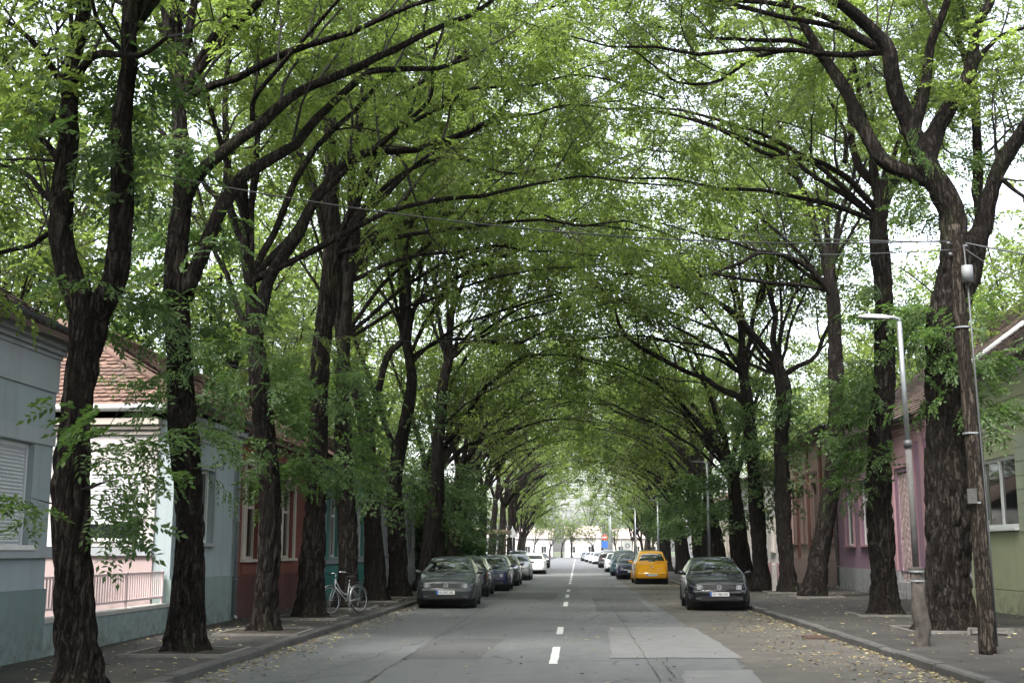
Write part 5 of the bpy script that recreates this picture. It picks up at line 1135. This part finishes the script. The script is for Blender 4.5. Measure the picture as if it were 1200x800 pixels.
    # number plates with their lettering
    for end in (0, 1):
        yy = L if end else 0; z0, z1 = (.40, .51) if not end else (.40, .51); pz = slab('number_plate', PLATEW, -.26, .26, z0+.0, z1, yy, .020, round_=False)
        slab('plate_band', PLATE_BLUE, -.262 if not end else .21, -.21 if not end else .262, z0+.0, z1, yy, .0225, par=pz, round_=False)
        if plate and ((end == 1) == rear):
            M = (Matrix.Translation((.02, -.0255, .455)) @ Matrix.Rotation(R(90), 4, 'X')) if not end else (Matrix.Translation((-.02, L+.0255, .455)) @ Matrix.Rotation(R(180), 4, 'Z') @ Matrix.Rotation(R(90), 4, 'X'))
            text_obj('plate_text', plate, .098, INK, pz, M)
    def badge_at(end):
        yy = (L if end else 0); sg = -1 if end else 1; z = hz if not end else tz-.10; y_ = yy + sg*nose(z) - sg*.022
        m = MB().disc((0, y_, z), .052, .064, 'y', .012, 28)
        if badge == 'vw':
            for P in ([(-.030, .045), (-.004, .004), (.004, .004), (.030, .045)], [(-.052, .014), (-.024, -.046), (0, -.004), (.024, -.046), (.052, .014)]): m.tube([(p[0], y_, z + p[1]) for p in P], .0055, 5)
            m.disc((0, y_ + sg*.004, z), .001, .054, 'y', .004, 24, 1)
        elif badge == 'bolt':
            m.tube([(-.06, y_, z + .012), (.005, y_, z + .012), (-.005, y_, z - .012), (.06, y_, z - .012)], .007, 5)
        return m.build('badge', [CHROME, GREYPLATE], root)
    badge_at(0); badge_at(1)
    # mirrors, handles, wipers
    my = S['ws'][0] + .32; mz = float(interp([my], S['belt'])[0]) + .10
    for sg in (1, -1):
        m = MB(); v = []
        for (x_, y_, z_, a, bq) in ((hx*.93, my, mz-.04, .03, .03), (hx*1.02, my-.01, mz, .06, .055), (hx*1.10, my, mz+.005, .075, .065), (hx*1.16, my+.01, mz+.003, .06, .055), (hx*1.19, my+.015, mz, .025, .025)):
            for t in np.linspace(0, 2*np.pi, 12, endpoint=False): v.append((sg*x_, y_ + math.cos(t)*a, z_ + math.sin(t)*bq))
        f = [(12*i_+j_, 12*i_+(j_+1) % 12, 12*i_+12+(j_+1) % 12, 12*i_+12+j_) for i_ in range(4) for j_ in range(12)]; f = f if sg < 0 else [q[::-1] for q in f]
        m.add(v, f, 0, True).add(v, [list(range(48, 60)) if sg > 0 else list(range(48, 60))[::-1]]); m.build('mirror', mat if not dark_lamps else BLACK, root)
        for hy in (S['bp'][0] - .28, S['bp'][1] - .22): zz = float(interp([hy], S['belt'])[0]) - .10; MB().box((sg*hx*.985 - .012, hy, zz), (sg*hx*.985 + .022, hy + .17, zz + .028)).build('door_handle', BLACK, root)
        for bp in (S['ws'][0] + .30, S['bp'][0], S['bp'][1] + .15): MB().box((sg*(hx*.994) - .004, bp, .34), (sg*(hx*.998) + .0035, bp + .008, float(interp([bp], S['belt'])[0]) - .02)).build('door_seam', BLACK, root)
    for x0, x1 in ((-.1, -.62), (.5, -.05)):
        yb = S['ws'][0] + .02; zb_ = float(np.interp(yb, ys, top)) + .03; MB().tube([(x0, yb, zb_), ((x0+x1)/2, yb + .10, zb_ + .07), (x1, yb + .16, zb_ + .085)], .009, 5).build('wiper', BLACK, root)
    # wheels
    for wy in S['wh']:
        MB().tube([(-hx + .10, wy, .31), (hx - .10, wy, .31)], R_ - .02, 20).build('wheel_housing', BLACK, root)
        for sg in (1, -1):
            wl = bpy.data.objects.new('wheel', None); C.objects.link(wl); wl.parent = root; wl.location = (sg*(hx - .115), wy, .30)
            m = MB(); a = np.linspace(0, 2*np.pi, 32, endpoint=False); prof = [(.205, -.085), (.255, -.098), (.285, -.09), (.30, -.07), (.302, 0), (.30, .07), (.285, .09), (.255, .098), (.205, .085)]; v = [(xx, math.cos(t)*r, math.sin(t)*r) for r, xx in prof for t in a]
            m.add(v, [(32*p+q, 32*p+(q+1) % 32, 32*p+32+(q+1) % 32, 32*p+32+q) for p in range(8) for q in range(32)], 0, True); m.build('tyre', RUBBER, wl)
            m = MB().disc((sg*.055, 0, 0), .175, .208, 'x', .03, 28).disc((sg*.06, 0, 0), .001, .05, 'x', .035, 16).disc((sg*.015, 0, 0), .001, .20, 'x', .01, 24, 1)
            for t in np.linspace(0, 2*np.pi, 7, endpoint=False):
                c_2, s_2 = math.cos(t), math.sin(t); q = MB().box((sg*.055 - .01, -.022, .03), (sg*.055 + .01, .022, .18)); q.v = [np.stack([u[:, 0], u[:, 1]*c_2 - u[:, 2]*s_2, u[:, 1]*s_2 + u[:, 2]*c_2], 1) for u in q.v]; m.add(q.v[0], q.f[0][0])
            m.build('rim', [ALLOY, BLACK], wl)
            aa = np.linspace(-.12*np.pi, 1.12*np.pi, 24); MB().tube([(sg*(hx*.985), wy + math.cos(t)*R_, .30 + math.sin(t)*R_) for t in aa], .014, 6).build('arch_lip', mat if not dark_lamps else BLACK, root)
    if rear:                                   # the tail faces the camera: shift so that it stands at y
        fwd = Matrix.Rotation(math.pi + rz, 4, 'Z') @ Vector((0, L, 0)); root.location = (x - fwd.x, y - fwd.y, .006)
    return root
BLK = paint('black_car_paint', (.010, .011, .014), .10); DGR = paint('dark_green_grey_paint', (.030, .037, .038), .25); YEL = paint('yellow_car_paint', (.62, .30, .012), .10, dust=.06); WHT = paint('white_car_paint', (.62, .63, .64), .10); SIL = paint('silver_car_paint', (.34, .35, .36), .10, .5)
NVY = paint('navy_car_paint', (.014, .02, .05), .10); TLC = paint('dark_teal_car_paint', (.02, .06, .075), .10); GRY = paint('grey_car_paint', (.10, .105, .11), .10, .3); CHAR = paint('charcoal_car_paint', (.022, .023, .026), .10)
CLg, CRg = 'cars parked along the left kerb', 'cars parked along the right kerb'
def gx(px, Y, z=.3): return float(at(px, 640, Y)[0])
def gy(py): return float(on_ground(650, py)[1])
car('g', 'black hatchback parked facing the camera, alone at the near right kerb', gx(838, gy(714)), gy(714) - .75, 'hatch', BLK, group=CRg, plate='KI 185-NI', badge='vw', rz=R(-1.5))
car('p', 'dark green-grey hatchback, nearest of the left cars', gx(526, gy(712)), gy(712) - .75, 'hatch', DGR, group=CLg, plate='KI 047-BS', badge='vw', rz=R(2))
car('s', 'black high-roofed car seen from behind, second of the left cars', gx(546, 44), 43.2, 'hatch', CHAR, rear=True, group=CLg)
car('c', 'navy hatchback facing the camera, third of the left cars', gx(573, 50), 49.4, 'hatch', NVY, group=CLg)
car('c', 'black saloon facing the camera, fourth of the left cars', gx(588.5, 58), 56.8, 'sedan', CHAR, group=CLg)
car('c', 'silver hatchback facing the camera, fifth of the left cars', gx(605, 69), 67.5, 'hatch', SIL, group=CLg)
car('c', 'white hatchback seen from behind, sixth of the left cars', gx(625, 86), 85.5, 'hatch', WHT, rear=True, group=CLg)
car('c', 'grey high-roofed car seen from behind, parked left of the white hatchback', gx(606, 93), 92, 'suv', GRY, group=CLg, detail=False)
car('c', 'silver saloon beyond the white hatchback on the left', gx(627, 104), 103, 'sedan', SIL, group=CLg, detail=False)
car('c', 'black saloon, farthest of the left cars, its dark tail towards the road', gx(636, 116), 115, 'sedan', CHAR, rear=True, group=CLg, detail=False, rz=R(12))
car('y', 'yellow small van-like hatchback seen from behind on the right', gx(764, 60), 60.2, 'mini', YEL, rear=True, group=CRg, plate='KI 092-AV', badge='bolt', rz=R(1))
car('c', 'navy hatchback facing the camera just beyond the yellow car', gx(739, 71), 70, 'hatch', NVY, group=CRg, rz=R(-1))
car('c', 'dark teal high-roofed car two beyond the yellow one', gx(732, 80), 79.5, 'suv', TLC, group=CRg)
car('c', 'white hatchback facing the camera, three beyond the yellow one', gx(721.5, 95), 94, 'hatch', WHT, group=CRg)
car('c', 'charcoal high-roofed car facing the camera before the bright crossing', gx(712, 118), 117, 'suv', CHAR, rear=True, group=CRg, detail=False)
car('c', 'white saloon in the bright stretch, fourth from the far end on the right', gx(702, 150), 149, 'sedan', WHT, group=CRg, detail=False)
car('c', 'white hatchback in the bright stretch, third from the far end on the right', gx(697.5, 163), 162, 'hatch', WHT, group=CRg, detail=False)
car('c', 'silver hatchback in the bright stretch, second from the far end on the right', gx(692, 178), 177, 'hatch', SIL, group=CRg, detail=False)
car('c', 'dark saloon in the bright stretch, farthest car on the right', gx(686.5, 196), 195, 'sedan', CHAR, group=CRg, detail=False)

# ---------------------------------------------------------------- bicycle leaning on the fifth left tree
b = on_ground(385, 719, KERB); e = on_ground(424, 717, KERB); LB = 1.06
bike = thing('bicycle', 'step-through city bicycle with silver mudguards leaning against a left tree', 'bicycle', (b[0] + .10, b[1] - .15, KERB), math.atan2(e[1] - b[1] + .32, e[0] - b[0]))
bike.rotation_euler = (R(-7), 0, bike.rotation_euler[2])
FRM = paint('bicycle_frame_paint', (.45, .46, .46), .3, .4); Rw = .335; A = np.array([0, 0, Rw]); B_ = np.array([LB, 0, Rw])
hd0, hd1 = np.array([.17, 0, .66]), np.array([.115+.14, 0, .86]); hd1 = np.array([.24, 0, .84]); hd0 = np.array([.19, 0, .64]); bb = np.array([.60, 0, .29]); st = np.array([.74, 0, .72])
m = MB().tube([hd0 - (hd1-hd0)*.1, hd1], .019, 10).tube(smooth_path([hd1 - [0, 0, .05], (.40, 0, .56), (.56, 0, .46), (.665, 0, .48)], .05), .015, 10).tube([hd0 + [.01, 0, .02], bb], .016, 10).tube([bb, st], .015, 10)
for sy in (-.05, .05): m.tube([st - [0, 0, .06] + [0, sy*.3, 0], B_ + [0, sy, 0]], .009, 8).tube([bb + [.02, sy*.8, 0], B_ + [0, sy, 0]], .010, 8)
m.build('frame', FRM, bike)
m = MB()
for sy in (-.045, .045): m.tube([hd0 - [.01, 0, .03] + [0, sy, 0], (.06, sy, .46), A + [0, sy, 0]], .010, 8)
m.tube([hd0 + [-.01, -.045, -.03], hd0 + [-.01, .045, -.03]], .014, 8).build('fork', FRM, bike)
for cc in (A, B_):
    w_ = bpy.data.objects.new('wheel', None); C.objects.link(w_); w_.parent = bike; w_.location = tuple(cc); a = np.linspace(0, 2*np.pi, 49)
    MB().tube([(math.cos(t)*.325, 0, math.sin(t)*.325) for t in a], .017, 8, cap=False).build('tyre', RUBBER, w_); MB().tube([(math.cos(t)*.303, 0, math.sin(t)*.303) for t in a], .009, 6, cap=False).build('rim', ALLOY, w_)
    m = MB()
    for k in range(28): t = k*2*math.pi/28; t2 = t + (.5 if k % 2 else -.5); m.tube([(math.cos(t2)*.02, (.025 if k % 4 < 2 else -.025), math.sin(t2)*.02), (math.cos(t)*.30, 0, math.sin(t)*.30)], .0018, 3, cap=False)
    m.tube([(0, -.035, 0), (0, .035, 0)], .018, 10).build('spokes', ALLOY, w_)
    lo, hi = (.15, 1.0) if cc is B_ else (.02, .78)
    v = []; aa = np.linspace(lo*math.pi - .15, hi*math.pi + .35, 30)
    for t in aa:
        for yy, rr_ in ((-.028, .350), (-.015, .360), (.015, .360), (.028, .350)): v.append((cc[0] + math.cos(t)*rr_, yy, cc[2] + math.sin(t)*rr_))
    MB().add(v, [(4*i+j, 4*i+j+1, 4*i+5+j, 4*i+4+j) for i in range(29) for j in range(3)], 0, True).build('mudguard', paint('mudguard_silver', (.60, .61, .62), .25, .5), bike)
MB().tube([hd1, hd1 + [.02, 0, .12]], .013, 8).tube(smooth_path([hd1 + [.16, -.27, .10], hd1 + [.06, -.25, .135], hd1 + [-.03, -.12, .15], hd1 + [.02, 0, .13], hd1 + [-.03, .12, .15], hd1 + [.06, .25, .135], hd1 + [.16, .27, .10]], .04), .011, 8).build('handlebar', CHROME, bike)
for sy in (-1, 1): MB().tube([hd1 + [.08, sy*.255, .13], hd1 + [.18, sy*.275, .095]], .017, 8).build('grip', BLACK, bike)
MB().tube([st, st + [.03, 0, .13]], .012, 8).build('seat_post', CHROME, bike)
v = []; s0_ = st + [.02, 0, .14]
for x_, w_2, h_2 in ((-.14, .012, .01), (-.08, .025, .016), (0, .04, .02), (.07, .09, .03), (.12, .105, .036), (.15, .07, .02)):
    for t in np.linspace(0, 2*np.pi, 12, endpoint=False): v.append(s0_ + [x_, math.cos(t)*w_2, math.sin(t)*h_2 + .02])
MB().add(v, [(12*i+j, 12*i+(j+1) % 12, 12*i+12+(j+1) % 12, 12*i+12+j) for i in range(5) for j in range(12)], 0, True).add(v, [list(range(12))[::-1], list(range(60, 72))]).build('saddle', BLACK, bike)
MB().disc(bb, .06, .085, 'y', .006, 24).tube([bb + [0, -.02, 0], bb + [0, -.06, 0], bb + [-.06, -.075, -.15]], .009, 6).tube([bb + [0, .02, 0], bb + [0, .06, 0], bb + [.06, .075, .15]], .009, 6).tube([bb + [0, -.01, .085], B_ + [0, -.01, .03]], .005, 4).tube([bb + [0, -.01, -.085], B_ + [0, -.01, -.03]], .005, 4).build('crankset', DGREY, bike)
for dx, sy in ((-.06, -1), (.06, 1)): MB().box(bb + [dx-.04, sy*.12-.04, (-.15 if sy < 0 else .15)-.012], bb + [dx+.04, sy*.12+.04, (-.15 if sy < 0 else .15)+.012]).build('pedal', BLACK, bike)
MB().tube([bb + [.02, -.04, -.02], bb + [-.06, -.14, -.285]], .009, 6).build('kickstand', ALLOY, bike)
MB().box((LB - .12, -.06, .735), (LB + .20, .06, .75)).tube([(LB + .16, -.05, .735), B_ + [0, -.05, 0]], .006, 5).tube([(LB + .16, .05, .735), B_ + [0, .05, 0]], .006, 5).build('luggage_rack', DGREY, bike)

# ---------------------------------------------------------------- fallen leaves: nobody could count them
rng = np.random.default_rng(77); P = []
def scatter(n, fx, y0, y1, z, p=1.): 
    y = y0 + (y1-y0)*rng.random(n)**p; x = fx(rng, n); P.append(np.stack([x, y, np.full(n, z)], 1))
scatter(1500, lambda r, n: XR - np.abs(r.normal(0, .9, n)).clip(0, 2.6) - .02, 9, 70, .012, 1.5)
scatter(1300, lambda r, n: XR - r.random(n)*.25, 9, 70, .014, 1.4); scatter(1500, lambda r, n: XL + np.abs(r.normal(0, .35, n)) + .02, 9, 60, .012, 1.3)
scatter(1300, lambda r, n: XR + .2 + r.random(n)*5.3, 9, 55, KERB + .012, 1.2); scatter(1100, lambda r, n: XL - .2 - r.random(n)*2.4, 9, 50, KERB + .012, 1.2); scatter(500, lambda r, n: XL + r.random(n)*7, 10, 60, .012, 1.)
cxy = np.vstack([rng.uniform([3.4, 14], [4.7, 40], (22, 2)), rng.uniform([-4.9, 13], [-4.6, 35], (12, 2))])
for c_3 in cxy: k = rng.integers(10, 60); P.append(np.stack([c_3[0] + rng.normal(0, .35, k), c_3[1] + rng.normal(0, .7, k), np.full(k, .014)], 1))
P = np.vstack(P); P[:, 0] = np.where(P[:, 2] < .1, np.clip(P[:, 0], XL + .02, XR - .02), P[:, 0]); n = len(P); a = rng.uniform(0, 6.28, n); s = rng.uniform(.55, 1.25, n); ln, wd = .042*s, .020*s
d = np.stack([np.cos(a), np.sin(a), rng.normal(0, .12, n)], 1); l_ = np.stack([-np.sin(a), np.cos(a), rng.normal(0, .2, n)], 1); up3 = np.array([0, 0, 1.])*(.010*rng.random(n)[:, None])
V = np.stack([P - d*ln[:, None], P + l_*wd[:, None] + up3, P + d*ln[:, None], P - l_*wd[:, None] + up3], 1); V[..., 2] = np.maximum(V[..., 2], P[:, 2][:, None] - .002)
s_ = NT('fallen_leaf'); g_ = s_.n('NewGeometry'); s_.pr(s_.ramp(g_.outputs['Random Per Island'], [(0, (.07, .045, .025)), (.4, (.16, .11, .05)), (.75, (.30, .25, .10)), (1, (.38, .36, .22))]), .7)
tag(MB().add(V.reshape(-1, 3), np.arange(4*n).reshape(-1, 4)).build('fallen_leaves', s_.m), 'yellow and brown fallen leaves strewn along the kerbs', 'leaf litter', kind='stuff')

# ---------------------------------------------------------------- thin summer haze
hz_ = NT('haze_air'); hz_.t.links.clear(); pv = hz_.n('VolumePrincipled'); pv.inputs['Density'].default_value = HAZE; pv.inputs['Color'].default_value = (.93, .96, .95, 1); pv.inputs['Anisotropy'].default_value = .3
hz_.l(pv.outputs[0], hz_.o.inputs['Volume']); tag(MB().box((-80, -60, -1.05), (80, 420, 26)).build('haze', hz_.m), kind='stuff')
